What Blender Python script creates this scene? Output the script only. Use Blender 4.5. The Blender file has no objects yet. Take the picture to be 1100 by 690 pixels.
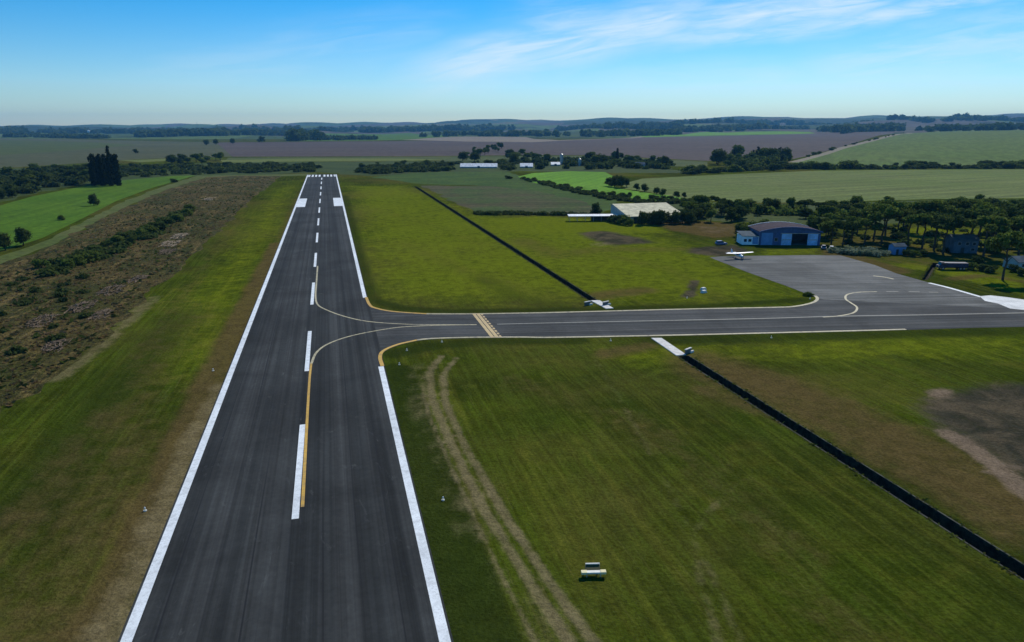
import bpy, bmesh, math, random
import numpy as np
from mathutils import Vector, Matrix
from mathutils.geometry import delaunay_2d_cdt

random.seed(7); RNG = np.random.default_rng(7)
scene = bpy.context.scene
COL = scene.collection
R = math.radians

# ------------------------------------------------------------------ camera
FPX = 733.0; CX, CY = 550.0, 345.0
CAMH = 45.0
PITCH = math.atan(206.0/FPX)
SP, CP = math.sin(PITCH), math.cos(PITCH)
cam_d = bpy.data.cameras.new('camera'); cam = bpy.data.objects.new('camera', cam_d); COL.objects.link(cam)
cam_d.sensor_width = 36; cam_d.lens = FPX/1100*36; cam_d.clip_start = 0.5; cam_d.clip_end = 60000
cam.location = (0, 0, CAMH); cam.rotation_euler = (math.pi/2-PITCH, 0, 0)
scene.camera = cam

# ------------------------------------------------------------------ terrain height
def z_for(py, Y):
    k = (CY-py)/FPX
    return CAMH + Y*(k*CP-SP)/(CP+k*SP)
T_Y = np.array([900, 1300, 1900, 2600, 3500, 5000, 7000, 9500, 12500, 16000.])
T_PX = np.array([-250, 0, 350, 600, 850, 1100, 1400.])
T_PY = np.array([
    [178.5, 166.4, 157, 151.5, 148, 145, 141.5, 139.0, 137.5, 138.5],
    [178.5, 166.4, 157, 151.5, 148, 145, 141.5, 138.6, 136.8, 138.0],
    [178.5, 166.4, 157.7, 152.6, 149, 145.5, 140.5, 136.6, 134.0, 136],
    [178.5, 166.4, 157.2, 151.6, 148.6, 144.5, 138.5, 133.6, 130.4, 133],
    [178.5, 165.4, 154, 148.3, 145.2, 140.5, 135.2, 130.6, 127.0, 130],
    [178.5, 160, 148, 141.5, 139.4, 136.5, 131.8, 127.6, 124.6, 128],
    [178.5, 160, 148, 141.5, 139.4, 136.5, 131.8, 127.6, 124.6, 128]])
T_Z = np.array([[z_for(T_PY[i, j], T_Y[j]) for j in range(len(T_Y))] for i in range(len(T_PX))])
_hr = np.random.default_rng(3)
HILL = [( _hr.uniform(0, 2*math.pi), lam, _hr.uniform(0, 6.28)) for lam in (700, 830, 980, 1150, 1400, 1700, 2100, 2600, 3300)]
def sstep(a, b, x):
    t = np.clip((x-a)/(b-a), 0, 1); return t*t*(3-2*t)
def height(X, Y):
    X = np.asarray(X, float); Y = np.asarray(Y, float)
    Ys = np.maximum(Y, 1.0)
    Yc = np.maximum(np.hypot(X, Y)*np.where(Y > 0, 1, 0)*0.15 + Ys*0.85, 1.0)
    a = CX + X/np.maximum(Ys, 50)*FPX/CP
    a = np.clip(a, T_PX[0], T_PX[-1]-1e-6)
    i = np.clip(np.searchsorted(T_PX, a, side='right')-1, 0, len(T_PX)-2)
    fa = (a-T_PX[i])/(T_PX[i+1]-T_PX[i]); fa = fa*fa*(3-2*fa)
    ly = np.log(np.clip(Yc, T_Y[0], T_Y[-1]-1e-3)); L = np.log(T_Y)
    j = np.clip(np.searchsorted(L, ly, side='right')-1, 0, len(T_Y)-2)
    fb = (ly-L[j])/(L[j+1]-L[j])
    z = (T_Z[i, j]*(1-fa)+T_Z[i+1, j]*fa)*(1-fb)+(T_Z[i, j+1]*(1-fa)+T_Z[i+1, j+1]*fa)*fb
    z = z*sstep(880, 1000, Yc)
    n = 0
    for ang, lam, ph in HILL:
        n = n + np.sin((X*math.cos(ang)+Y*math.sin(ang))*2*math.pi/lam+ph)*(lam/1500.0)**0.6
    z = z + n*8.0*sstep(2800, 7500, Yc) + n*0.5*sstep(1100, 2500, Yc)
    return z
_ts = np.geomspace(20, 20000, 1600)
def ray(px, py):
    dx = (px-CX)/FPX; dv = (CY-py)/FPX
    return np.array([dx, CP+dv*SP, -SP+dv*CP])
def at(px, py, z=None):
    """a point of the photograph brought back to where it lies on the terrain"""
    d = ray(px, py)
    if z is not None:
        t = (z-CAMH)/d[2]; return Vector((d[0]*t, d[1]*t, z))
    X, Y, Z = d[0]*_ts, d[1]*_ts, CAMH+d[2]*_ts
    g = Z-height(X, Y)
    k = np.argmax(g < 0)
    if g[k] >= 0: k = len(_ts)-1
    lo, hi = _ts[max(k-1, 0)], _ts[k]
    for _ in range(40):
        m = (lo+hi)/2
        if CAMH+d[2]*m-float(height(d[0]*m, d[1]*m)) > 0: lo = m
        else: hi = m
    t = (lo+hi)/2
    return Vector((d[0]*t, d[1]*t, float(height(d[0]*t, d[1]*t))))
def at2(px, py):
    p = at(px, py); return (p.x, p.y)
def hz(x, y): return float(height(x, y))

# ------------------------------------------------------------------ tagging helpers
def tag(o, label=None, cat=None, group=None, kind=None):
    if label: o['label'] = label
    if cat: o['category'] = cat
    if group: o['group'] = group
    if kind: o['kind'] = kind
    return o
def link(name, me, mat=None, parent=None, loc=None):
    o = bpy.data.objects.new(name, me); COL.objects.link(o)
    if mat is not None and me is not None:
        for m in (mat if isinstance(mat, (list, tuple)) else [mat]): me.materials.append(m)
    if parent is not None: o.parent = parent
    if loc is not None: o.location = loc
    return o
def empty(name, loc, rz=0):
    o = bpy.data.objects.new(name, None); COL.objects.link(o); o.location = loc; o.rotation_euler = (0, 0, rz)
    o.empty_display_size = 0.5
    return o
def copy_tree(o, parent=None):
    c = o.copy(); COL.objects.link(c)
    if parent is not None: c.parent = parent
    for ch in list(o.children): copy_tree(ch, c)
    return c
def pymesh(name, verts, faces, smooth=False):
    me = bpy.data.meshes.new(name); me.from_pydata([tuple(v) for v in verts], [], [tuple(f) for f in faces]); me.update()
    if smooth: me.polygons.foreach_set('use_smooth', [True]*len(me.polygons))
    return me

class MB:
    """collects solids into ONE mesh"""
    def __init__(s): s.bm = bmesh.new()
    def box(s, x0, x1, y0, y1, z0, z1, rz=0, bev=0):
        m = Matrix.Translation(((x0+x1)/2, (y0+y1)/2, (z0+z1)/2)) @ Matrix.Rotation(rz, 4, 'Z') @ Matrix.Diagonal((x1-x0, y1-y0, z1-z0, 1))
        r = bmesh.ops.create_cube(s.bm, size=1, matrix=m)
        if bev:
            es = list({e for v in r['verts'] for e in v.link_edges})
            bmesh.ops.bevel(s.bm, geom=es, offset=bev, segments=2, affect='EDGES', profile=0.6)
        return s
    def prism(s, pts, a, b, axis='y'):
        """closed outline pts extruded from a to b along axis"""
        f = {'y': lambda p, t: (p[0], t, p[1]), 'x': lambda p, t: (t, p[0], p[1]), 'z': lambda p, t: (p[0], p[1], t)}[axis]
        va = [s.bm.verts.new(f(p, a)) for p in pts]; vb = [s.bm.verts.new(f(p, b)) for p in pts]
        n = len(pts)
        s.bm.faces.new(va); s.bm.faces.new(vb[::-1])
        for i in range(n): s.bm.faces.new((va[i], vb[i], vb[(i+1) % n], va[(i+1) % n]))
        return s
    def tube(s, p0, p1, r0, r1=None, seg=8):
        r1 = r0 if r1 is None else r1
        p0, p1 = Vector(p0), Vector(p1); d = p1-p0
        m = Matrix.Translation((p0+p1)/2) @ d.to_track_quat('Z', 'Y').to_matrix().to_4x4()
        bmesh.ops.create_cone(s.bm, cap_ends=True, segments=seg, radius1=r0, radius2=max(r1, 1e-3), depth=d.length, matrix=m)
        return s
    def loft(s, rings):
        """rings: list of lists of equal length"""
        vs = [[s.bm.verts.new(p) for p in r] for r in rings]
        n = len(rings[0])
        for a, b in zip(vs, vs[1:]):
            for i in range(n): s.bm.faces.new((a[i], a[(i+1) % n], b[(i+1) % n], b[i]))
        s.bm.faces.new(vs[0][::-1]); s.bm.faces.new(vs[-1])
        return s
    def ball(s, c, r, sc=(1, 1, 1), sub=2):
        bmesh.ops.create_icosphere(s.bm, subdivisions=sub, radius=r, matrix=Matrix.Translation(c) @ Matrix.Diagonal((*sc, 1)))
        return s
    def build(s, name, mat, parent=None, loc=None, smooth=False):
        bmesh.ops.recalc_face_normals(s.bm, faces=s.bm.faces[:])
        me = bpy.data.meshes.new(name); s.bm.to_mesh(me); s.bm.free()
        if smooth: me.polygons.foreach_set('use_smooth', [True]*len(me.polygons))
        return link(name, me, mat, parent, loc)

# ------------------------------------------------------------------ node helpers
class NT:
    def __init__(s, name):
        s.mat = bpy.data.materials.new(name); s.mat.use_nodes = True
        s.t = s.mat.node_tree; s.n = s.t.nodes; s.l = s.t.links
        s.bsdf = s.n['Principled BSDF']; s.out = s.n['Material Output']
        s.bsdf.inputs['Specular IOR Level'].default_value = 0.2
    def new(s, ty, **kw):
        n = s.n.new(ty)
        for k, v in kw.items(): setattr(n, k, v)
        return n
    def put(s, sock, v):
        if hasattr(v, 'is_output'): s.l.new(v, sock)
        elif isinstance(v, (tuple, list)) and len(v) == 3 and sock.type == 'RGBA': sock.default_value = (*v, 1)
        else: sock.default_value = v
    def pos(s): return s.new('ShaderNodeNewGeometry').outputs['Position']
    def obj(s): return s.new('ShaderNodeTexCoord').outputs['Object']
    def rand(s): return s.new('ShaderNodeObjectInfo').outputs['Random']
    def mapping(s, vec, scale=(1, 1, 1), rz=0, loc=(0, 0, 0)):
        m = s.new('ShaderNodeMapping'); s.l.new(vec, m.inputs[0])
        m.inputs['Rotation'].default_value = (0, 0, rz); m.inputs['Scale'].default_value = scale; m.inputs['Location'].default_value = loc
        return m.outputs[0]
    def noise(s, vec, scale, detail=4, rough=0.55, dist=0):
        n = s.new('ShaderNodeTexNoise'); s.l.new(vec, n.inputs['Vector'])
        n.inputs['Scale'].default_value = scale; n.inputs['Detail'].default_value = detail
        n.inputs['Roughness'].default_value = rough; n.inputs['Distortion'].default_value = dist
        return n.outputs['Fac']
    def attr(s, name):
        a = s.new('ShaderNodeAttribute'); a.attribute_name = name; return a.outputs['Fac']
    def math(s, op, a, b=0.0, c=None, clamp=False):
        m = s.new('ShaderNodeMath', operation=op); m.use_clamp = clamp
        s.put(m.inputs[0], a); s.put(m.inputs[1], b)
        if c is not None: s.put(m.inputs[2], c)
        return m.outputs[0]
    def rng(s, v, a, b, c=0.0, d=1.0):
        m = s.new('ShaderNodeMapRange'); m.clamp = True; m.interpolation_type = 'SMOOTHSTEP'
        s.put(m.inputs[0], v)
        for i, q in zip((1, 2, 3, 4), (a, b, c, d)): m.inputs[i].default_value = q
        return m.outputs[0]
    def mix(s, f, a, b, mode='MIX'):
        m = s.new('ShaderNodeMix', data_type='RGBA', blend_type=mode)
        s.put(m.inputs[0], f); s.put(m.inputs[6], a); s.put(m.inputs[7], b)
        return m.outputs[2]
    def scale_col(s, c, f):
        """colour times factor"""
        m = s.new('ShaderNodeVectorMath', operation='SCALE')
        s.put(m.inputs[0], c); s.put(m.inputs['Scale'], f); return m.outputs[0]
    def bump(s, h, dist, strength=1.0):
        b = s.new('ShaderNodeBump'); b.inputs['Strength'].default_value = strength; b.inputs['Distance'].default_value = dist
        s.l.new(h, b.inputs['Height']); s.l.new(b.outputs[0], s.bsdf.inputs['Normal'])
    def done(s, col, rough=0.9, metal=0, spec=None):
        s.put(s.bsdf.inputs['Base Color'], col); s.put(s.bsdf.inputs['Roughness'], rough)
        s.bsdf.inputs['Metallic'].default_value = metal
        if spec is not None: s.bsdf.inputs['Specular IOR Level'].default_value = spec
        return s.mat

def mat_plain(name, c, rough=0.7, var=0.25, scale=1.5, metal=0, spec=0.3):
    t = NT(name); v = t.obj()
    f = t.rng(t.noise(v, scale, 5), 0.3, 0.7, 1-var, 1+var)
    g = t.rng(t.noise(v, scale*9, 3), 0.3, 0.7, 1-var*0.5, 1+var*0.5)
    return t.done(t.scale_col(t.scale_col(c, f), g), rough, metal, spec)

# ------------------------------------------------------------------ runway frame (read off the white edge lines)
Lp = [at2(*p) for p in ((134, 690), (230, 440), (295.8, 280), (329, 193))]
Rp = [at2(*p) for p in ((479.5, 690), (421.4, 440), (382.5, 280), (362, 193))]
def fit(ps):
    ps = np.array(ps); k = np.polyfit(ps[:, 1], ps[:, 0], 1); return k
kl, kr = fit(Lp), fit(Rp)
slope = (kl[0]+kr[0])/2
RDIR = Vector((slope, 1, 0)).normalized(); RNRM = Vector((RDIR.y, -RDIR.x, 0))
cl, cr = np.mean(Lp, 0), np.mean(Rp, 0)
dl = cl[0]*RNRM.x+cl[1]*RNRM.y; dr = cr[0]*RNRM.x+cr[1]*RNRM.y
RMID = (dl+dr)/2; RHALF = (dr-dl)/2         # to the middle of the edge lines
RANG = math.atan2(-RDIR.x, RDIR.y)          # rotation that brings +Y onto the runway
def rw(s, l): return RDIR*l + RNRM*(RMID+s)
def along(px, py):
    p = at(px, py, 0); return p.dot(RDIR)
print('RUNWAY', RHALF*2, slope, RMID)
print('DASH', [round(along(317, y), 1) for y in (558, 457, 399, 357, 329, 303)])
END = along(346, 187.6)
print('END', END)

# ------------------------------------------------------------------ ground paint masks (polylines in photo coordinates brought to the ground)
PAINT = {}
def paint(ch, pts, width, strength=1.0, soft=1.0):
    PAINT.setdefault(ch, []).append(('l', np.array([at2(*p) for p in pts]), width, strength, soft))
def paint_poly(ch, pts, strength=1.0, soft=4.0):
    PAINT.setdefault(ch, []).append(('p', np.array([at2(*p) for p in pts]), 0, strength, soft))
def seg_dist(P, poly, closed=False):
    d = np.full(len(P), 1e9)
    n = len(poly)
    for i in range(n if closed else n-1):
        a, b = poly[i], poly[(i+1) % n]; ab = b-a
        t = np.clip(((P-a)@ab)/max(ab@ab, 1e-9), 0, 1)
        q = P-(a+t[:, None]*ab); d = np.minimum(d, np.hypot(q[:, 0], q[:, 1]))
    return d
def inside(P, poly):
    x, y = P[:, 0], P[:, 1]; c = np.zeros(len(P), bool); n = len(poly)
    for i in range(n):
        x0, y0 = poly[i]; x1, y1 = poly[i-1]
        m = (y0 > y) != (y1 > y)
        if abs(y1-y0) < 1e-12: continue
        c ^= m & (x < (x1-x0)*(y-y0)/(y1-y0)+x0)
    return c
def eval_paint(ch, P):
    out = np.zeros(len(P))
    for ty, poly, w, st, soft in PAINT.get(ch, []):
        lo, hi = poly.min(0)-60, poly.max(0)+60
        m = np.all((P > lo) & (P < hi), 1)
        if not m.any(): continue
        Q = P[m]
        if ty == 'l':
            v = 1-sstep(w/2*(1-0.5*soft), w/2*(1+0.5*soft)+0.2, seg_dist(Q, poly))
        else:
            d = seg_dist(Q, poly, True)*np.where(inside(Q, poly), 1, -1)
            v = sstep(-soft/2, soft/2, d)
        out[m] = np.maximum(out[m], v*st)
    return out

# reddish dry grass beside the runway, left
paint('brown', [(85, 700), (140, 600), (182, 505), (222, 420), (262, 335), (298, 262)], 6, 1.0, 1.3)
paint('tan', [(115, 690), (160, 600), (212, 480), (242, 415)], 5.5, .75, 1.1)
paint('brown', [(0, 690), (90, 560), (150, 470)], 9, .5, 1.6)
paint('brown', [(60, 590), (150, 430), (215, 330)], 12, .35, 1.6)
paint('tan', [(60, 408), (110, 370), (165, 320)], 4, .6, 1.4)
paint('dark', [(20, 560), (120, 430), (190, 340)], 12, .6, 1.6)
paint('brown', [(-60, 640), (60, 520), (130, 440)], 8, .5, 1.8)
paint('brown', [(40, 690), (110, 600), (165, 505)], 8, .6, 1.6)
paint('brown', [(150, 385), (210, 300), (262, 225)], 6, .35, 1.8)
paint('brown', [(300, 262), (322, 205)], 5, .5, 1.5)
paint('brown', [(430, 260), (500, 292), (590, 318)], 10, .3, 1.9)
paint('brown', [(400, 225), (440, 235), (520, 262)], 12, .25, 1.9)
# right of the runway
paint('dark', [(424, 398), (446, 470), (478, 560), (517, 690)], 7.2, 1.0, .35)
paint('dark', [(424, 380), (460, 372), (520, 367), (620, 366)], 6, .8, 1.0)
paint('dark', [(700, 366), (860, 362), (1000, 358), (1100, 356)], 7, .7, 1.0)
paint('dark', [(398, 322), (430, 331), (480, 334.5), (600, 333), (760, 329), (865, 322)], 5, .8, 1.2)
paint('dark', [(395, 318), (384, 275), (370, 210)], 6, .75, 1.2)
paint('tan', [(475, 383), (461, 398), (464, 428), (486, 480), (520, 548), (572, 630), (618, 700)], 1.2, .95, 1.3)
paint('tan', [(470, 395), (452, 408), (462, 450), (484, 500), (520, 580), (560, 660), (585, 710)], .5, .7, 1.2)
paint('tan', [(490, 386), (476, 402), (478, 432), (500, 480), (540, 550), (597, 635), (646, 700)], 1.1, .9, 1.3)
paint('tan', [(450, 395), (450, 430), (475, 490), (508, 560), (560, 640), (612, 700)], 5.5, .28, 1.8)
paint('tan', [(640, 388), (672, 440), (705, 500), (745, 575), (775, 640), (800, 700)], 1.0, .32, 1.8)
paint('tan', [(770, 540), (745, 575), (752, 620), (772, 690)], 1.0, .38, 1.8)
paint('brown', [(560, 410), (680, 455), (780, 520), (860, 600), (920, 690)], 9, .35, 1.8)
paint('brown', [(760, 392), (850, 425), (950, 470), (1100, 545)], 17, .85, 1.4)
paint('brown', [(760, 420), (900, 470), (1000, 520), (1100, 580)], 6, .7, 1.4)
paint('brown', [(650, 380), (690, 372)], 6, .8, 1.6)
paint('brown', [(640, 318), (690, 312)], 9, .8, 1.6)
paint('brown', [(655, 275), (720, 290), (770, 320)], 8, .35, 1.8)
paint('brown', [(560, 258), (600, 275), (640, 268), (740, 268)], 14, .5, 1.8)
paint('dark', [(520, 300), (560, 322), (600, 330)], 10, .45, 1.6)
# brighter, yellower grass further off
paint_poly('bright', [(375, 200), (440, 200), (520, 232), (660, 238), (770, 270), (860, 318), (760, 328), (600, 325), (420, 325), (395, 300)], .75, 40)
paint_poly('bright', [(520, 236), (580, 232), (700, 240), (720, 250), (640, 252), (560, 250)], 1.0, 14)
paint_poly('bright', [(320, 195), (296, 280), (235, 395), (150, 420), (190, 330), (290, 205)], .6, 30)
paint_poly('bright', [(620, 375), (900, 362), (1100, 358), (1100, 385), (860, 392), (700, 400)], .55, 14)
paint_poly('bright', [(975, 282), (1100, 300), (1100, 318), (1000, 292), (950, 285)], .8, 8)
paint_poly('bright', [(820, 268), (880, 266), (880, 274), (815, 275)], .6, 6)
paint_poly('bright', [(960, 245), (1000, 243), (1060, 246), (1090, 262), (1000, 268), (960, 260)], .7, 10)
# bare soil
paint_poly('soil', [(985, 440), (1005, 422), (1060, 413), (1120, 410), (1200, 430), (1190, 520), (1105, 522), (1060, 490), (1020, 470)], 1.0, 9)
paint('sand', [(1018, 466), (1050, 486), (1075, 505), (1100, 528), (1130, 545)], 3.2, 1.0, 1.2)
paint('sand', [(1003, 424), (1016, 420)], 3, .8, 1.4)
paint('sand', [(1060, 508), (1100, 502)], 1.2, .7, 1.4)
paint_poly('soil', [(622, 250), (650, 248), (690, 256), (706, 261), (660, 264), (636, 258)], 1.0, 10)
paint_poly('soil', [(742, 266), (790, 263), (806, 270), (775, 276), (738, 272)], 1.0, 7)
paint('sand', [(640, 263), (655, 262)], 8, .4, 1.5)
paint_poly('brown', [(706, 240), (740, 237), (790, 240), (800, 252), (770, 256), (720, 248)], 1.0, 8)
paint_poly('sand', [(745, 243), (785, 242), (790, 250), (760, 252)], .35, 8)
paint_poly('brown', [(885, 268), (930, 276), (985, 292), (960, 296), (910, 284), (880, 274)], .9, 6)
paint('brown', [(1020, 300), (1060, 296), (1100, 303)], 5, .8, 1.4)
paint_poly('brown', [(880, 250), (1100, 250), (1100, 285), (1010, 292), (900, 275)], .45, 20)

paint('soil', [(738, 319), (744, 311), (746, 302)], 2.6, 1.0, 1.2)
paint('soil', [(738, 318.5), (741, 316)], 3.4, 1.0, 1.2)
# ------------------------------------------------------------------ ground zones
def fieldmat(name, a, b, c, big=0.012, row=None, rowang=0.0, rows=0.25, fine=0.35):
    t = NT(name); p = t.pos()
    col = t.mix(t.rng(t.noise(p, big, 4, .6), .35, .65), a, b)
    col = t.mix(t.rng(t.noise(p, big*5, 5, .6, .6), .52, .72), col, c)
    if row:
        m = t.mapping(p, (1, 1, 1), rowang)
        m2 = t.mapping(m, (1/row, 1/(row*40), 1))
        col = t.scale_col(col, t.rng(t.noise(m2, 1, 2, .5), .3, .7, 1-rows, 1+rows))
    col = t.scale_col(col, t.rng(t.noise(p, fine, 4, .7), .25, .75, .7, 1.3))
    return t.done(col, 1.0, 0, .05)

def grassmat():
    t = NT('airfield_grass'); p = t.pos()
    pr = t.mapping(p, (1, 1, 1), -RANG)
    st = t.mapping(pr, (1/2.6, 1/46., 1))
    st2 = t.mapping(pr, (1/9., 1/160., 1))
    n1 = t.noise(p, .02, 5, .6, .5); n2 = t.noise(st, 1, 4, .6, .3); n3 = t.noise(p, .35, 5, .7); n4 = t.noise(p, 2.2, 4, .75); n5 = t.noise(st2, 1, 3, .5)
    n6 = t.noise(p, .09, 5, .65, .8)
    col = t.mix(t.rng(n1, .36, .66), (0.033, 0.045, 0.0055), (0.058, 0.083, 0.0055))
    col = t.mix(t.rng(n6, .5, .75, 0, .75), col, (0.086, 0.086, 0.0105))
    col = t.mix(t.math('MULTIPLY', t.rng(n2, .5, .72), .45), col, (0.112, 0.112, 0.0140))
    col = t.mix(t.math('MULTIPLY', t.rng(n5, .48, .7), .5), col, (0.034, 0.056, 0.0060))
    st3 = t.mapping(pr, (1/.9, 1/24., 1)); n7 = t.noise(st3, 1, 3, .6, .4)
    col = t.scale_col(col, t.rng(n7, .35, .68, .80, 1.25))
    st4 = t.mapping(pr, (1/.45, 1/15., 1)); n9 = t.noise(st4, 1, 3, .6, .8)
    col = t.mix(t.math('MULTIPLY', t.rng(n9, .57, .70), t.rng(n1, .42, .6, .1, .42)), col, (.130, .115, .032))
    col = t.mix(t.rng(t.noise(st4, .8, 3, .6, .8), .6, .75, 0, .35), col, (.028, .036, .007))
    n8 = t.noise(p, .008, 4, .6, .6)
    col = t.mix(t.rng(n8, .44, .66, 0, .68), col, (.098, .082, .020))
    def m(ch, f=1.0, edge=.9):
        nz = t.math('MULTIPLY', t.math('SUBTRACT', t.math('ADD', t.math('MULTIPLY', n3, .5), t.math('MULTIPLY', n6, .5)), .5), edge*2.2)
        a = t.attr(ch)
        k = t.math('ADD', a, t.math('MULTIPLY', nz, t.rng(a, 0, .25)))
        return t.rng(k, .12, .95, 0, f)
    col = t.mix(m('bright', .85), col, (.126, .152, .0070))
    col = t.mix(m('dark', .85), col, (0.024, 0.036, 0.0060))
    col = t.mix(m('brown', .8), col, (.100, .068, .026))
    col = t.mix(m('tan', .8), col, (.175, .140, .070))
    sm = m('soil', .95)
    soil = t.mix(t.rng(n6, .4, .62), (0.036, 0.034, 0.0242), (0.092, 0.072, 0.0461))
    soil = t.mix(t.rng(n2, .5, .7, 0, .7), soil, (0.063, 0.056, 0.0371))
    col = t.mix(sm, col, soil)
    col = t.mix(m('sand', .9), col, (.185, .135, .090))
    col = t.scale_col(col, t.rng(n4, .28, .72, .68, 1.32))
    col = t.scale_col(col, t.rng(n3, .3, .7, .84, 1.16))
    h = t.math('ADD', t.math('MULTIPLY', n4, .5), t.math('MULTIPLY', n3, 1.0))
    t.bump(h, .5, .7)
    return t.done(col, 1.0, 0, 0.0)

def scrubmat():
    t = NT('scrub_ground'); p = t.pos(); pr = t.mapping(p, (1, 1, 1), -RANG)
    st = t.mapping(pr, (1/5., 1/26., 1))
    n1 = t.noise(p, .03, 5, .65, .8); n2 = t.noise(st, 1, 5, .65, .8); n3 = t.noise(p, .4, 5, .7); n4 = t.noise(p, 1.6, 4, .75)
    col = t.mix(t.rng(n1, .38, .6), (0.052, 0.054, 0.0117), (0.094, 0.070, 0.0222))
    col = t.mix(t.rng(n2, .5, .66), col, (0.146, 0.106, 0.0349))
    col = t.mix(t.rng(t.noise(st, 2.3, 4, .6), .52, .66), col, (0.037, 0.039, 0.0107))
    col = t.scale_col(col, t.rng(n3, .3, .7, .55, 1.45)); col = t.scale_col(col, t.rng(n4, .25, .75, .6, 1.4))
    col = t.mix(t.rng(t.noise(p, .022, 4, .6, 1.2), .54, .66, 0, .6), col, (0.052, 0.070, 0.0097))
    col = t.mix(t.rng(t.noise(p, .035, 4, .6, 1.5), .58, .68, 0, .75), col, (0.032, 0.033, 0.0097))
    t.bump(t.math('ADD', n3, t.math('MULTIPLY', n4, .4)), 1.2, .9)
    return t.done(col, 1.0, 0, .05)

def countrymat():
    t = NT('countryside'); p = t.pos()
    wob = t.mapping(p, (1/900., 1/1500., 0), .3)
    v = t.new('ShaderNodeTexVoronoi'); v.inputs['Scale'].default_value = 1.0; t.l.new(wob, v.inputs['Vector']); v.inputs['Randomness'].default_value = .9
    sep = t.new('ShaderNodeSeparateColor'); t.l.new(v.outputs['Color'], sep.inputs[0])
    r = t.new('ShaderNodeValToRGB'); r.color_ramp.interpolation = 'CONSTANT'
    els = [(0, (.055, .080, .020)), (.18, (.095, .085, .060)), (.34, (.085, .125, .028)), (.50, (.040, .055, .022)), (.62, (.10, .085, .068)), (.76, (.065, .095, .024)), (.88, (.13, .125, .06))]
    r.color_ramp.elements[0].color = (*els[0][1], 1); r.color_ramp.elements[1].position = els[1][0]; r.color_ramp.elements[1].color = (*els[1][1], 1)
    for q, c in els[2:]:
        e = r.color_ramp.elements.new(q); e.color = (*c, 1)
    t.l.new(sep.outputs[0], r.inputs[0])
    col = t.mix(t.rng(t.noise(p, .0022, 6, .65, 1.0), .56, .6, 0, .9), r.outputs[0], (.022, .032, .014))
    col = t.scale_col(col, t.rng(t.noise(p, .01, 5, .6), .3, .7, .8, 1.2))
    return t.done(col, 1.0, 0, .03)

M = {}
M['grass'] = grassmat(); M['scrub'] = scrubmat(); M['country'] = countrymat()
M['meadow'] = fieldmat('meadow', (.058, .122, .006), (.076, .142, .008), (.048, .098, .007), .012, 6, -.2, .12)
M['bright'] = fieldmat('bright_pasture', (.10, .23, .014), (.12, .25, .018), (.085, .19, .013), .01, 7, .4, .12)
M['wheat'] = fieldmat('young_crop', (.105, .140, .030), (.122, .146, .040), (.088, .115, .028), .009, 5, 1.1, .22)
M['wheat_up'] = fieldmat('upper_crop', (.080, .125, .022), (.094, .132, .028), (.068, .100, .020), .006, 9, .5, .16)
M['plough'] = fieldmat('ploughed_soil', (.080, .061, .056), (.090, .070, .060), (.070, .060, .048), .004, 14, 1.3, .14, .08)
M['fallow'] = fieldmat('fallow_grass', (.070, .076, .034), (.084, .086, .038), (.062, .076, .032), .004, 14, 1.0, .12, .08)
M['stubble'] = fieldmat('stubble', (.20, .165, .12), (.22, .18, .13), (.17, .14, .10), .004, 12, 1.2, .1, .08)
M['verge'] = fieldmat('rough_pasture', (.058, .080, .022), (.080, .098, .026), (.050, .060, .024), .02)
M['belt'] = fieldmat('undergrowth', (.036, .056, .014), (.050, .072, .016), (.066, .080, .022), .02)
M['midscrub'] = fieldmat('rank_grass', (.050, .078, .018), (.075, .066, .030), (.040, .050, .020), .022, 9, 1.5, .25)
M['midgreen'] = fieldmat('rank_green', (.038, .075, .012), (.055, .092, .014), (.040, .054, .014), .03, 6, 1.5, .15)
M['pale_grass'] = fieldmat('pale_grass', (.11, .135, .030), (.13, .150, .036), (.09, .115, .026), .02)
M['track'] = fieldmat('dirt_track', (.20, .175, .125), (.24, .21, .15), (.15, .14, .09), .03)
M['grasstrack'] = fieldmat('grass_track', (.075, .098, .022), (.100, .110, .032), (.062, .088, .018), .03)

ZONES = []     # (object name, material key, polygon in photo coordinates) - later ones lie over earlier ones
def zone(name, mat, pts, world=None): ZONES.append((name, mat, [at2(*p) for p in pts] if world is None else world))
# left
zone('field', 'fallow', [(-260, 146), (-100, 147.6), (0, 148.5), (120, 151), (235, 153), (262, 168), (150, 171), (0, 181), (-260, 184)])
zone('field', 'verge', [(-260, 149.5), (0, 150.5), (100, 153), (150, 156), (60, 163), (0, 167), (-260, 169)])
zone('ploughed_field', 'plough', [(232, 153.2), (330, 152.4), (480, 151.0), (600, 152.0), (640, 166.8), (560, 167), (430, 168), (250, 168.5)])
zone('ploughed_field', 'plough', [(575, 152.2), (690, 147.6), (800, 145.6), (900, 142.6), (968, 140.8), (905, 157.6), (852, 171), (760, 173), (640, 167)])
zone('stubble_field', 'stubble', [(430, 150.2), (500, 146.8), (565, 147.4), (600, 150.6), (690, 146.4), (694, 147.2), (575, 152.8), (500, 152.2)])
zone('field', 'bright', [(684, 145.8), (760, 141.8), (870, 142.0), (876, 143.4), (800, 145.0), (694, 147.6)])
zone('field', 'meadow', [(300, 149.5), (350, 143.5), (440, 143), (500, 145.5), (440, 150), (330, 151.6)])
zone('field', 'verge', [(245, 169.5), (440, 168.6), (640, 167.4), (760, 174), (760, 180), (640, 176), (440, 172), (330, 172.5), (240, 175)])
zone('undergrowth', 'belt', [(-260, 186), (0, 181.5), (100, 178.5), (190, 176), (330, 174), (440, 173.5), (560, 172), (700, 175), (740, 186), (660, 186), (560, 184), (480, 187), (400, 189.2), (345, 185.2), (300, 187), (190, 190), (100, 197), (40, 208), (0, 217), (-260, 240)])
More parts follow.
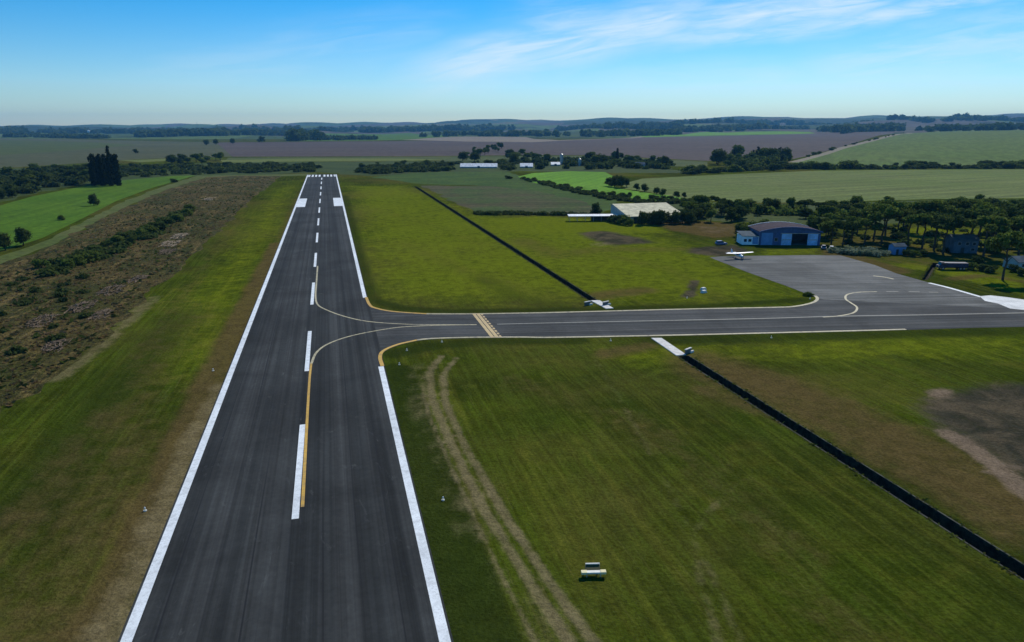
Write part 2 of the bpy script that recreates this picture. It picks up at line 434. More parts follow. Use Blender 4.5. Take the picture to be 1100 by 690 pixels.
zone('meadow', 'meadow', [(-260, 243), (-100, 235), (0, 221), (35, 211), (95, 199), (135, 193.5), (185, 189.2), (210, 188.6), (160, 203), (125, 216), (88, 235), (45, 256), (0, 270), (-100, 296), (-260, 340)])
zone('grass_track', 'grasstrack', [(-260, 352), (-100, 302), (0, 275), (45, 260), (90, 238), (128, 218.5), (165, 204), (212, 188.8), (300, 187.5), (340, 186.4), (340, 188.5), (300, 189.6), (222, 190.6), (176, 205), (138, 221), (100, 241), (55, 264), (0, 284), (-100, 316), (-260, 372)])
zone('scrubland', 'scrub', [(-260, 372), (-100, 316), (0, 284), (55, 264), (100, 241), (138, 221), (176, 205), (222, 190.6), (262, 188.8), (302, 189.2), (288, 200), (268, 217), (246, 238), (222, 260), (200, 284), (172, 305), (146, 330), (118, 362), (88, 385), (48, 412), (0, 447), (-100, 520), (-260, 640)])
# right
zone('rough_pasture', 'midgreen', [(398, 190.5), (440, 186.5), (470, 185), (545, 184.5), (560, 190), (600, 198), (650, 211), (664, 216), (664, 222), (640, 231), (580, 229), (600, 218), (520, 200), (455, 198), (425, 194)])
zone('rough_pasture', 'midscrub', [(452, 199.5), (520, 200), (575, 205), (625, 216), (648, 226), (640, 231.5), (600, 229.5), (560, 230.5), (512, 230), (490, 218)])
zone('pasture', 'pale_grass', [(128, 172.4), (180, 170.6), (200, 172.0), (150, 174.4)])
zone('pasture', 'pale_grass', [(236, 172), (330, 170.4), (440, 170.6), (480, 171.8), (440, 173.0), (330, 173.6), (240, 175)])
zone('pasture', 'pale_grass', [(300, 178.6), (345, 176.5), (345, 178.5), (302, 181)])
zone('pasture', 'bright', [(556, 190), (572, 186.2), (610, 184), (650, 185), (660, 190), (648, 197), (668, 203), (700, 208), (735, 212), (728, 216), (690, 215.5), (650, 209), (610, 202), (575, 197)])
zone('crop_field', 'wheat', [(668, 198), (690, 192), (780, 187.5), (880, 183.5), (1000, 182.3), (1100, 182), (1420, 183), (1420, 215), (1100, 213), (1000, 214), (880, 217.5), (790, 218), (735, 213), (700, 207), (672, 203)])
zone('crop_field', 'wheat_up', [(850, 175), (862, 172), (905, 158.6), (978, 143.6), (1010, 140.8), (1060, 139.6), (1420, 139), (1420, 180), (1100, 179.5), (1000, 179.4), (900, 179)])
zone('dirt_track', 'track', [(846, 174.5), (900, 159), (975, 143.0), (982, 143.2), (908, 159.6), (858, 174.4)])
zone('wood_floor', 'belt', [(735, 215), (800, 219), (890, 219), (1000, 215.5), (1100, 214.5), (1420, 216), (1420, 240), (1100, 240), (960, 240), (890, 246), (820, 240), (740, 236), (700, 236), (705, 222)])
zone('countryside', 'country', None, [(-16000, 3600), (-4000, 3600), (-900, 3500), (300, 3600), (1200, 3300), (2200, 2450), (4000, 2300), (16000, 2300), (16000, 14500), (-16000, 14500)])
ORDER = [ZONES.pop()]+ZONES    # farmland patchwork lies under the nearer fields
ZONES = ORDER

# ditches run parallel to the runway, cut into the ground
DW = 1.15
def ditch_line(a, b):
    p, q = at(*a, 0), at(*b, 0)
    s = ((p+q)/2).dot(RNRM); return s, p.dot(RDIR), q.dot(RDIR)
d1s, d1a, d1b = ditch_line((734.5, 382.5), (1090, 610)); d1b -= 55
d2s, d2a, d2b = ditch_line((641, 325.5), (446, 200.5))
g_a, g_b = at(1005, 282.5, 0), at(993, 301, 0)      # short gutter by the apron
def strip_poly(a, b, w):
    d = (b-a).normalized(); n = Vector((d.y, -d.x, 0))
    return [tuple((p+n*s).xy) for p, s in ((a, w), (b, w), (b, -w), (a, -w))]
D1 = (RDIR*d1a+RNRM*d1s, RDIR*d1b+RNRM*d1s); D2 = (RDIR*d2a+RNRM*d2s, RDIR*d2b+RNRM*d2s); D3 = (g_a, g_b)
DITCHES = [(D1, DW, 2.4), (D2, DW*.95, 2.4), (D3, .8, 1.5)]
DPOLY = [strip_poly(a, b, w) for (a, b), w, _ in DITCHES]

def make_ground():
    angs = np.concatenate([np.arange(-180, -56, 6.), np.arange(-56, -40, 1.), np.arange(-40, 40.01, .30), np.arange(41, 57, 1.), np.arange(57, 180, 6.)])
    rr = [8.]
    while rr[-1] < 15500: rr.append(rr[-1]*(1.013 if rr[-1] < 650 else 1.022 if rr[-1] < 3000 else 1.035))
    A, RR = np.meshgrid(np.radians(angs), np.array(rr), indexing='ij')
    RR = RR*(1+RNG.uniform(-.002, .002, RR.shape)); A = A+RNG.uniform(-.0008, .0008, A.shape)
    P = np.stack([RR*np.sin(A), RR*np.cos(A)], -1).reshape(-1, 2)
    keep = (P[:, 1] > -1500)
    P = P[keep]
    polys = [z[2] for z in ZONES]+DPOLY; newp = []
    JIT = {'scrubland': 1.3, 'rough_pasture': 1.6, 'undergrowth': 4.0, 'wood_floor': 2.0, 'grass_track': .8}
    P = P[(np.abs(P[:, 0]) < 12800) & (P[:, 1] < 13650)]
    verts = [Vector((float(x), float(y))) for x, y in P]
    verts.append(Vector((0.3, 0.2)))
    edges = []
    for pi, pl in enumerate(polys):
        polyname = ZONES[pi][0] if pi < len(ZONES) else ''
        # subdivide long edges so that they follow the terrain
        k0 = len(verts); pts = []
        for i in range(len(pl)):
            a, b = Vector(pl[i]), Vector(pl[(i+1) % len(pl)])
            n = max(1, min(60, int((b-a).length/max(4 if polyname == 'scrubland' else 9, a.length*.02))))
            amp = JIT.get(polyname, 0)*min(1, (b-a).length/20); nn = Vector((-(b-a).y, (b-a).x)).normalized()
            pts += [a.lerp(b, j/n)+(nn*RNG.normal()*amp if j else Vector((0, 0))) for j in range(n)]
        pts = [Vector((max(-12700, min(12700, p.x)), max(-1400, min(13600, p.y)))) for p in pts]
        newp.append(np.array([(p.x, p.y) for p in pts]))
        verts += pts; m = len(pts)
        edges += [(k0+i, k0+(i+1) % m) for i in range(m)]
    ov, oe, of, *_ = delaunay_2d_cdt(verts, edges, [], 0, 1e-4)
    V = np.array([(v.x, v.y) for v in ov]); F = np.array([f for f in of])
    C = V[F].mean(1)
    lab = np.zeros(len(F), int)
    for k in range(len(ZONES)): lab[inside(C, newp[k])] = k+1
    for pl in DPOLY: lab[inside(C, np.array(pl))] = -1
    Z = height(V[:, 0], V[:, 1]); global TOPZ; TOPZ = float(Z.max()); print('TOPZ', TOPZ, Z.min())
    names = ['ground']+[z[0] for z in ZONES]; mats = ['grass']+[z[1] for z in ZONES]
    for k in range(len(names)):
        Fk = F[lab == k]
        if not len(Fk): print('EMPTY ZONE', k, names[k]); continue
        used, inv = np.unique(Fk, return_inverse=True); inv = inv.reshape(-1, 3)
        W = np.column_stack([V[used], Z[used]])
        # all triangles face up
        a, b, c = W[inv[:, 0]], W[inv[:, 1]], W[inv[:, 2]]
        up = (b[:, 0]-a[:, 0])*(c[:, 1]-a[:, 1])-(b[:, 1]-a[:, 1])*(c[:, 0]-a[:, 0])
        inv[up < 0] = inv[up < 0][:, ::-1]
        me = bpy.data.meshes.new(names[k])
        me.vertices.add(len(W)); me.vertices.foreach_set('co', W.ravel())
        me.loops.add(len(inv)*3); me.loops.foreach_set('vertex_index', inv.ravel().astype(np.int32))
        me.polygons.add(len(inv)); me.polygons.foreach_set('loop_start', np.arange(0, len(inv)*3, 3, dtype=np.int32))
        me.polygons.foreach_set('use_smooth', np.ones(len(inv), bool))
        me.update(calc_edges=True); me.validate()
        if k == 0:
            for ch in ('bright', 'dark', 'brown', 'tan', 'soil', 'sand'):
                at_ = me.attributes.new(ch, 'FLOAT', 'POINT'); at_.data.foreach_set('value', eval_paint(ch, W[:, :2]).astype(np.float32))
        tag(link(names[k], me, M[mats[k]]), kind='structure')
make_ground()

# ------------------------------------------------------------------ ditches
M['ditch'] = mat_plain('shade_dark_earth', (.034, .033, .022), .95, .5, .9, 0, .05)  # earth darkened in its colour to stand for shade in the trench
M['concrete'] = mat_plain('pale_concrete', (.62, .60, .55), .85, .14, .7, 0, .2)
M['ditch_lip'] = mat_plain('mossy_kerb', (.075, .075, .058), .95, .3, .5, 0, .1)
M['concrete_grey'] = mat_plain('grey_concrete', (.16, .155, .14), .9, .25, .5, 0, .2)
ditch_labels = ['black open drainage ditch running from the taxiway to the right edge beside bare soil',
                'long straight drainage ditch beyond the taxiway running up beside the runway',
                'short dark gutter from the blue vehicle to the apron edge']
for ((a, b), w, dep), lab in zip(DITCHES, ditch_labels):
    L = (b-a).length; d = (b-a).normalized(); ang = math.atan2(-d.x, d.y)
    r = empty('drainage_ditch', (a.x, a.y, 0), ang); tag(r, lab, 'ditch')
    vs = []; n = max(2, int(L/8)); fs = []
    prof = [(-w, 0), (-w*.93, -dep*.5), (-w*.8, -dep), (w*.8, -dep), (w*.93, -dep*.5), (w, 0)]
    for i in range(n+1):
        for (x, z) in prof:
            j = random.uniform(-.06, .06) if 0 < i < n and z < -.1 else 0
            vs.append((x+j, L*i/n, z))
    for i in range(n):
        for k in range(5): fs.append((i*6+k, i*6+k+1, i*6+k+7, i*6+k+6))
    fs.append(tuple(range(6))); fs.append(tuple(n*6+k for k in range(5, -1, -1)))
    link('channel', pymesh('channel', vs, fs), M['ditch'], r)
    if w > 1:
        for sx in (-1, 1):
            MB().box(sx*(w+.10)-.09, sx*(w+.10)+.09, .2, L-.2, -.2, .05).build('kerb', M['ditch_lip'], r)

# ------------------------------------------------------------------ runway, taxiway, apron
def asphalt(name, base, light, lane=True, tint=(1, 1, 1)):
    t = NT(name); o = t.obj()
    lanes = t.mapping(o, (1/1.1, 1/220., 1)); fine = t.mapping(o, (1/.35, 1/60., 1)); wide = t.mapping(o, (1/3.6, 1/500., 1))
    n1 = t.noise(lanes, 1, 4, .6); n2 = t.noise(fine, 1, 3, .6); n3 = t.noise(o, .05, 5, .6, .6); n4 = t.noise(o, 1.2, 5, .75); n5 = t.noise(wide, 1, 2, .5)
    col = t.mix(t.rng(n5, .38, .62), base, light)
    col = t.scale_col(col, t.rng(n1, .3, .7, .68, 1.36)); col = t.scale_col(col, t.rng(n2, .3, .7, .9, 1.1))
    col = t.scale_col(col, t.rng(n3, .3, .7, .74, 1.28)); col = t.scale_col(col, t.rng(n4, .3, .7, .88, 1.12))
    if lane:       # paving joints every 3.7 m and pale scuffs
        sx = t.new('ShaderNodeSeparateXYZ'); t.l.new(o, sx.inputs[0])
        xx = t.math('ADD', sx.outputs[0], t.math('MULTIPLY', t.noise(t.mapping(o, (.3, .01, 1)), 1, 2), .8))
        fr = t.math('ABSOLUTE', t.math('SUBTRACT', t.math('FRACT', t.math('DIVIDE', xx, 3.7)), .5))
        joint = t.math('MULTIPLY', t.rng(fr, .455, .5), t.rng(t.noise(t.mapping(o, (.3, .012, 1)), 1, 2),   .42, .6, .3, .85))
        col = t.mix(joint, col, (.016, .017, .019))
        sc = t.mapping(o, (1/2.0, 1/7.0, 1))
        col = t.mix(t.rng(t.noise(sc, 1, 5, .7, 1.5), .59, .78, 0, .5), col, (.12, .125, .12))
    t.bump(t.noise(o, 6, 3, .7), .02, .5)
    return t.done(col, .92, 0, .1)
M['runway'] = asphalt('runway_asphalt', (.025, .0272, .0268), (.038, .040, .0388))
M['taxi'] = asphalt('taxiway_asphalt', (.046, .049, .048), (.062, .063, .060), False)
M['apron'] = asphalt('apron_asphalt', (.100, .103, .096), (.126, .126, .116), False)
def paintmat(name, c, wear=.35):
    t = NT(name); p = t.pos()
    w = t.math('MAXIMUM', t.rng(t.noise(p, .8, 6, .75), .42, .68, 0, wear), t.rng(t.noise(p, 5, 5, .8), .52, .66, 0, wear*1.3))
    col = t.mix(w, c, (.10, .10, .10)); col = t.scale_col(col, t.rng(t.noise(p, .07, 4), .3, .7, .88, 1.08))
    return t.done(col, .7, 0, .25)
M['white'] = paintmat('white_road_paint', (.78, .82, .82), .34)
M['yellow'] = paintmat('yellow_road_paint', (.62, .37, .06), .5)
M['cream'] = paintmat('faded_yellow_paint', (.50, .44, .26), .75)
M['concrete_pad'] = mat_plain('glare_white_concrete', (.70, .70, .66), .9, .16, .25, 0, .1)  # concrete whitened in its colour for an overexposed glare
M['faded'] = paintmat('faded_taxi_line', (.22, .22, .18), .7)

def sheet(name, poly, z, mat, parent=None, kind=None, origin=None, rz=0.0):
    """flat polygon triangulated as one sheet, in the frame of origin/rz"""
    bm = bmesh.new()
    mi = Matrix.Rotation(-rz, 3, 'Z'); o0 = Vector(origin) if origin is not None else Vector((0, 0, 0))
    m = len(poly)
    ov, oe, of, *_ = delaunay_2d_cdt([Vector((p[0], p[1])) for p in poly], [(i, (i+1) % m) for i in range(m)], [], 1, 1e-4)
    vs = [bm.verts.new(mi @ (Vector((p.x, p.y, z))-o0)) for p in ov]
    for f in of:
        if len(set(f)) > 2: bm.faces.new([vs[i] for i in f])
    for f in bm.faces:
        f.normal_update()
        if f.normal.z < 0: f.normal_flip()
    me = bpy.data.meshes.new(name); bm.to_mesh(me); bm.free()
    o = link(name, me, mat, parent)
    if parent is None: o.location = o0; o.rotation_euler = (0, 0, rz)
    if kind: o['kind'] = kind
    return o
START = -60
EDGE = RHALF+.75
rp = [rw(-EDGE, START), rw(EDGE, START), rw(EDGE, END), rw(-EDGE, END)]
RO = rw(0, 0)
runway = sheet('runway', rp, .03, M['runway'], None, 'structure', RO, RANG)
def strip(name, s0, s1, l0, l1, z, mat, parent=None):
    """painted rectangle in runway coordinates, child of the runway"""
    me = pymesh(name, [(s0, l0, z), (s1, l0, z), (s1, l1, z), (s0, l1, z)], [(0, 1, 2, 3)])
    return link(name, me, mat, runway if parent is None else parent)
LW = .52
tx0, tx1 = along(409.5, 394), along(394, 320)
ZM = .045
strip('edge_line', -RHALF-LW, -RHALF+LW, START, END-34, ZM, M['white'])
strip('edge_line', RHALF-LW, RHALF+LW, START, tx0, ZM, M['white'])
strip('edge_line', RHALF-LW, RHALF+LW, tx1, END-34, ZM, M['white'])
dash0 = along(316, 558); dash1 = along(319.5, 457); per = (along(336, 303)-dash1)/2 - 0
per = (along(329.5, 399)-dash0)
print('PERIOD', per, dash1-dash0)
k = 0
while dash0+k*per+28 < END-40:
    strip('centreline_dash', -.42, .42, dash0+k*per, dash0+k*per+(dash1-dash0 if k < 30 else 20), ZM, M['white']); k += 1
bw = RHALF*2/(8*2+1)
for q in range(8):
    x = -RHALF+bw*(1+2*q)+(-.7 if q < 4 else .7)
    strip('threshold_bar', x, x+bw*1.1, END-36, END-5, ZM, M['white'])
for sx in (-1, 1):
    strip('threshold_corner', sx*RHALF-(1.3 if sx > 0 else .62), sx*RHALF+(.62 if sx > 0 else 1.3), END-33.9, END-4, ZM, M['white'])
am0, am1 = along(324, 222.6), along(324, 213.6)
strip('aiming_point_marking', -RHALF+.54, -RHALF+5.6, am0, am1, ZM, M['white'])
strip('aiming_point_marking', RHALF-5.6, RHALF-.54, am0, am1, ZM, M['white'])
# taxiway
upper = [(393.3, 319.5), (397, 327.5), (403, 331), (422, 334.8), (458, 337.4), (509, 337.4), (560, 336.6), (600, 335.8), (736, 332.3), (832, 330.4), (854, 329.3), (872, 325.6), (878, 321.5), (876, 318)]
lower = [(410.8, 393.5), (408.3, 384), (412, 377), (427, 370.4), (448, 365.5), (466, 363.8), (509, 362.6), (560, 362.4), (600, 362.6), (736, 360), (900, 356), (973, 354)]
def cat(pts, n=6):
    P = [Vector((p[0], p[1])) for p in pts]; P = [P[0]*2-P[1]]+P+[P[-1]*2-P[-2]]; out = []
    for i in range(1, len(P)-2):
        for j in range(n):
            t = j/n; a, b, c, d = P[i-1:i+3]
            out.append(.5*((2*b)+(c-a)*t+(2*a-5*b+4*c-d)*t*t+(3*b-a-3*c+d)*t**3))
    out.append(P[-2]); return out
up_w = [Vector(at2(*p)) for p in upper]; lo_w = [Vector(at2(*p)) for p in lower]
up_c, lo_c = cat(up_w), cat(lo_w)
low_end = [at2(1040, 352.6), at2(1100, 351.4), at2(1300, 349)]
taxi_poly = [tuple(rw(EDGE-.02, tx0-2.0).xy)]+[tuple(v+Vector((.35, -.55))) for v in lo_c]+low_end+[at2(1300, 330), at2(1100, 331), at2(885, 320)]+[tuple(v+Vector((0, .55))) for v in up_c[::-1]]+[tuple(rw(EDGE-.02, tx1+2.0).xy)]
TDIR = (Vector(at2(900, 342))-Vector(at2(560, 349.2))).normalized()
TANG = math.atan2(-TDIR.x, TDIR.y)
taxi = sheet('taxiway', taxi_poly, .026, M['taxi'], None, 'structure', at(560, 349, 0), TANG)
apron_px = [(876, 319.5), (868, 316.5), (845, 307.5), (802.5, 292.5), (762, 276.6), (775, 275.6), (802, 275), (874, 274.2), (903, 274.6), (940, 285), (963, 294), (997, 303.5), (1055, 318.5), (1100, 326), (1300, 352), (1300, 340), (1100, 332.0), (884, 322)]
apron = sheet('apron', [at2(*p) for p in apron_px], .030, M['apron'], None, 'structure', at(940, 310, 0), TANG)
def ribbon(name, pts, w, z, mat, parent, n=6, world=False):
    """painted line of even width along a smoothed path"""
    P = cat([Vector(p) if world else Vector(at2(*p)) for p in pts], n)
    mi = parent.matrix_world.inverted() if False else None
    rot = Matrix.Rotation(-parent.rotation_euler.z, 3, 'Z'); o0 = Vector(parent.location)
    vs = []; fs = []
    for i, p in enumerate(P):
        d = (P[min(i+1, len(P)-1)]-P[max(i-1, 0)]).normalized(); nn = Vector((-d.y, d.x))*w/2
        for s in (1, -1):
            q = p+nn*s; vs.append(rot @ (Vector((q.x, q.y, z))-Vector((o0.x, o0.y, 0))))
    for i in range(len(P)-1): fs.append((2*i, 2*i+1, 2*i+3, 2*i+2))
    me = pymesh(name, vs, fs)
    o = link(name, me, mat, parent)
    me.update()
    if len(me.polygons) and me.polygons[0].normal.z < 0: me.flip_normals()
    return o
ribbon('edge_line', upper[:5], .75, .048, M['yellow'], taxi)
ribbon('edge_line', upper[4:], .85, .048, M['cream'], taxi)
ribbon('edge_line', lower[:5], .75, .048, M['yellow'], taxi)
ribbon('edge_line', lower[4:], .85, .048, M['cream'], taxi)
cl_lo = [(325, 545), (330, 450), (332.6, 407), (334.4, 391), (340, 379), (352, 370), (374, 362), (402, 356), (432, 351.6), (471, 349.8), (512, 349.2)]
ribbon('lead_in_line', cl_lo[:4], .42, .056, M['yellow'], taxi)
ribbon('lead_in_line', cl_lo[3:], .5, .056, M['cream'], taxi)
cl_up = [(341.2, 286), (340, 303), (339, 318), (341, 327), (349, 332.4), (368, 339.6), (394, 345.4), (432, 348.4), (471, 349.1), (512, 349.0)]
ribbon('lead_in_line', cl_up, .45, .052, M['cream'], taxi)
ribbon('centreline', [(534, 348.6), (600, 347), (700, 344.9), (820, 342.4), (894, 340.2), (1000, 338.4), (1100, 336.4), (1250, 333)], .6, .052, M['faded'], taxi)
# holding position: two solid and two broken bands, parallel to the runway
hp0, hp1 = at(510.5, 337.2, 0), at(535.5, 362.6, 0)
hs = ((hp0+hp1)/2).dot(RNRM)-RMID
ha, hb = hp1.dot(RDIR), hp0.dot(RDIR)
hold = empty('holding_position_marking', (0, 0, 0)); hold.parent = taxi
hv = []; hf = []
inv = Matrix.Rotation(-TANG, 3, 'Z'); to = Vector((taxi.location.x, taxi.location.y, 0))
def hquad(s0, s1, l0, l1):
    k = len(hv)
    for s, l in ((s0, l0), (s1, l0), (s1, l1), (s0, l1)):
        w = rw(hs+s, l); hv.append(inv @ (Vector((w.x, w.y, .060))-to))
    hf.append((k, k+1, k+2, k+3))
hquad(-1.25, -.45, ha, hb); hquad(-.25, .55, ha, hb)
nq = 10
for i in range(nq):
    l0 = ha+(hb-ha)*i/nq; hquad(.75, 1.25, l0, l0+(hb-ha)/nq*.62); 
bpy.data.objects.remove(hold)
link('holding_position_marking', pymesh('holding_position_marking', hv, hf), paintmat('holding_paint', (.60, .44, .20), .35), taxi)
# s-shaped lead line on the apron, edge stripe, white pad
ribbon('lead_in_line', [(884, 341), (896, 340.2), (909, 338.4), (918, 335.6), (920.5, 330.5), (914, 325.6), (908.5, 321.5), (910, 316.8), (922, 314.3), (942, 313.6)], .55, .056, M['cream'], apron)
for a, b in (((952, 313.5), (965, 313.5)), ((976, 313.6), (988, 313.8)), ((998, 314.1), (1008, 314.4))):
    ribbon('lead_in_line', [a, ((a[0]+b[0])/2, (a[1]+b[1])/2), b], .6, .056, M['faded'], apron)
ribbon('edge_line', [(998, 304.2), (1020, 309.6), (1054, 319.4)], 1.2, .056, M['white'], apron)
ribbon('edge_line', [(938, 296.6), (951, 298.2), (960, 300.2)], .9, .056, M['cream'], apron)
pad = sheet('concrete_pad', [at2(*p) for p in ((1052, 318.6), (1064, 317.6), (1082, 319.6), (1100, 322.2), (1180, 333), (1180, 345), (1100, 333.4), (1085, 331.8), (1072, 326.5), (1058, 323.6))], .062, M['concrete_pad'], None, 'structure', at(1080, 325, 0), 0)

# ------------------------------------------------------------------ foliage
def leafmat(name, a, b, c):
    t = NT(name); o = t.obj(); r = t.rand()
    col = t.mix(t.rng(t.noise(o, .45, 3, .6), .35, .65), a, b)
    col = t.mix(t.math('MULTIPLY', r, .55), col, c)
    col = t.scale_col(col, t.rng(t.noise(o, 2.4, 2, .7), .3, .7, .65, 1.35))
    d = t.new('ShaderNodeBsdfDiffuse'); tr = t.new('ShaderNodeBsdfTranslucent'); mx = t.new('ShaderNodeMixShader')
    t.put(d.inputs[0], col); t.put(tr.inputs[0], col); mx.inputs[0].default_value = .42
    t.l.new(d.outputs[0], mx.inputs[1]); t.l.new(tr.outputs[0], mx.inputs[2]); t.l.new(mx.outputs[0], t.out.inputs[0])
    return t.mat
M['leaf_mid'] = leafmat('leaves_mid_green', (.080, .125, .022), (.125, .170, .032), (.14, .165, .034))
M['leaf_dark'] = leafmat('leaves_dark_green', (.042, .070, .018), (.068, .098, .025), (.085, .105, .026))
M['leaf_scrub'] = leafmat('leaves_scrub', (.040, .062, .016), (.060, .086, .022), (.070, .082, .028))
M['leaf_black'] = leafmat('leaves_deep_green', (.010, .019, .010), (.017, .028, .012), (.020, .030, .012))
M['leaf_pale'] = leafmat('leaves_grey_green', (.18, .22, .14), (.26, .30, .20), (.14, .18, .09))
M['bark'] = mat_plain('bark', (.075, .058, .042), .95, .4, 3, 0, .1)
M['bark_dark'] = mat_plain('dark_bark', (.030, .024, .019), .95, .4, 3, 0, .1)

def leaves(blobs, n, size, rng, flat=0.0):
    """quads spread over and through a set of uneven blobs; returns verts, faces"""
    vol = np.array([b[3]*b[4]*b[5] for b in blobs])**.67; cnt = np.maximum(6, (n*vol/vol.sum()).astype(int))
    V = []; 
    for b, m in zip(blobs, cnt):
        d = rng.normal(size=(m, 3)); d /= np.linalg.norm(d, axis=1)[:, None]
        lump = 1+.16*np.sin(d[:, 0]*5+b[0]*3)+.14*np.sin(d[:, 1]*6+b[1]*2)+.12*np.sin(d[:, 2]*7+b[2])
        rad = (rng.uniform(.35, 1.05, m)**.45)*lump
        c = np.array(b[:3])+d*rad[:, None]*np.array(b[3:6])
        nrm = d*.75+rng.normal(size=(m, 3))*.6; nrm[:, 2] += flat*1.6; nrm /= np.linalg.norm(nrm, axis=1)[:, None]
        u = np.cross(nrm, rng.normal(size=(m, 3))); u /= np.linalg.norm(u, axis=1)[:, None]; w = np.cross(nrm, u)
        s = size*rng.uniform(.55, 1.25, m)[:, None]; s2 = s*rng.uniform(.5, 1, m)[:, None]
        V.append(np.stack([c-u*s-w*s2, c+u*s-w*s2*.6, c+u*s*.8+w*s2, c-u*s*.7+w*s2*.8], 1).reshape(-1, 3))
    V = np.concatenate(V); F = np.arange(len(V)).reshape(-1, 4)
    return V, F
def np_mesh(name, V, F, mat):
    me = bpy.data.meshes.new(name); n = F.shape[1]
    me.vertices.add(len(V)); me.vertices.foreach_set('co', V.astype(np.float32).ravel())
    me.loops.add(F.size); me.loops.foreach_set('vertex_index', F.astype(np.int32).ravel())
    me.polygons.add(len(F)); me.polygons.foreach_set('loop_start', np.arange(0, F.size, n, dtype=np.int32))
    me.update(calc_edges=True); me.materials.append(mat); return me
def trunk_mesh(name, h, r, limbs, seed, mat, top=.3):
    rng = random.Random(seed); mb = MB(); p = Vector((0, 0, -.3)); N = 4
    for i in range(N):
        q = Vector((rng.uniform(-.12, .12)*h*.25, rng.uniform(-.12, .12)*h*.25, h*(i+1)/N))*1.0
        mb.tube(p, q, r*(1-.6*i/N), r*(1-.6*(i+1)/N), 7); 
        if i >= 1:
            for _ in range(limbs):
                a = rng.uniform(0, 6.28); L = h*rng.uniform(.2, .4)
                e = q+Vector((math.cos(a)*L*.8, math.sin(a)*L*.8, L*.6)); mb.tube(q, e, r*.38, r*.1, 5)
        p = q
    bmesh.ops.recalc_face_normals(mb.bm, faces=mb.bm.faces[:])
    me = bpy.data.meshes.new(name); mb.bm.to_mesh(me); mb.bm.free(); me.materials.append(mat); return me
PROTO = {}
def proto(kind, i):
    """(trunk mesh, crown mesh) of a tree about 10 m tall (bushes 3 m)"""
    if (kind, i) in PROTO: return PROTO[kind, i]
    seed = abs(hash((len(kind), ord(kind[0]), i))) % 9999; rng = np.random.default_rng(seed); B = []
    bark = M['bark']
    if kind == 'round':
        for _ in range(9):
            a = rng.uniform(0, 6.28); q = rng.uniform(0, 2.4); z = rng.uniform(3.4, 8.2); s = rng.uniform(1.2, 2.3)
            B.append((q*math.cos(a), q*math.sin(a), z, s, s, s*.85))
        tm = trunk_mesh('trunk', 6.0, .28, 2, seed, bark); n, sz, mat = 2200, .33, M['leaf_mid']
    elif kind == 'dark':
        for _ in range(10):
            a = rng.uniform(0, 6.28); q = rng.uniform(0, 2.6); z = rng.uniform(2.4, 8.0); s = rng.uniform(1.4, 2.5)
            B.append((q*math.cos(a), q*math.sin(a), z, s, s, s*.9))
        tm = trunk_mesh('trunk', 5.5, .28, 2, seed, M['bark_dark']); n, sz, mat = 2400, .33, M['leaf_dark']
    elif kind == 'pine':
        for _ in range(9):
            a = rng.uniform(0, 6.28); q = rng.uniform(.6, 3.9); z = rng.uniform(7.0, 9.0)-q*.22; s = rng.uniform(1.2, 2.1)
            B.append((q*math.cos(a), q*math.sin(a), z, s, s, s*.55))
        tm = trunk_mesh('trunk', 7.4, .30, 2, seed, bark); n, sz, mat = 2600, .29, M['leaf_mid' if i % 2 else 'leaf_dark']
    elif kind == 'tall':
        for k in range(12):
            a = rng.uniform(0, 6.28); q = rng.uniform(0, .75); z = .6+k*.78; s = rng.uniform(.75, 1.15)*(1.0 if k < 10 else .7)
            B.append((q*math.cos(a), q*math.sin(a), z, s, s, s*1.1))
        tm = trunk_mesh('trunk', 8.0, .16, 1, seed, M['bark_dark']); n, sz, mat = 2400, .22, M['leaf_black']
    elif kind == 'spire':
        for k in range(10):
            s = .55*(1-.06*k)+rng.uniform(-.08, .08)
            B.append((rng.uniform(-.1, .1), rng.uniform(-.1, .1), 1+k*.95, s, s, .7))
        tm = trunk_mesh('trunk', 8.5, .14, 1, seed, M['bark_dark']); n, sz, mat = 900, .2, M['leaf_black']
    elif kind == 'palebush':
        for _ in range(7):
            a = rng.uniform(0, 6.28); q = rng.uniform(0, 1.5); B.append((q*math.cos(a), q*math.sin(a), rng.uniform(.5, 1.2), .8, .8, .6))
        tm = trunk_mesh('trunk', 1.0, .08, 2, seed, bark); n, sz, mat = 420, .22, M['leaf_pale']
    else:
        for _ in range(8):
            a = rng.uniform(0, 6.28); q = rng.uniform(0, 1.5); s = rng.uniform(.7, 1.2); B.append((q*math.cos(a), q*math.sin(a), rng.uniform(.6, 2.2), s, s, s*.8))
        tm = trunk_mesh('trunk', 1.8, .12, 2, seed, bark); n, sz, mat = 900, .22, M['leaf_mid' if i % 2 else 'leaf_dark']
    V, F = leaves(B, n, sz, rng, .25)
    V[:, 2] = np.maximum(V[:, 2], .03)
    PROTO[kind, i] = (tm, np_mesh('crown', V, F, mat)); return PROTO[kind, i]
BASEH = {'bush': 3.0, 'palebush': 1.7}
def tree(kind, x, y, h, label, group=None, cat=None, wide=1.0, leaf=None, name=None):
    tm, cm = proto(kind, random.randrange(4))
    nm = name or {'bush': 'bush', 'palebush': 'shrub', 'pine': 'pine_tree', 'tall': 'tall_tree', 'spire': 'tall_tree'}.get(kind, 'tree')
    s = h/BASEH.get(kind, 10.0)
    r = empty(nm, (x, y, hz(x, y)), random.uniform(0, 6.28)); r.scale = (s*wide, s*wide, s)
    tag(r, label, cat or ('bush' if kind in ('bush', 'palebush') else 'tree'), group)
    link('trunk', tm, None, r)
    c = link('crown', cm, None, r)
    return r
CLEAR_PX = [(486, 541, 176.6, 187), (552, 577, 176.6, 186), (586, 607, 174.6, 183), (618, 627, 175, 183)]   # open yards in front of the far barns
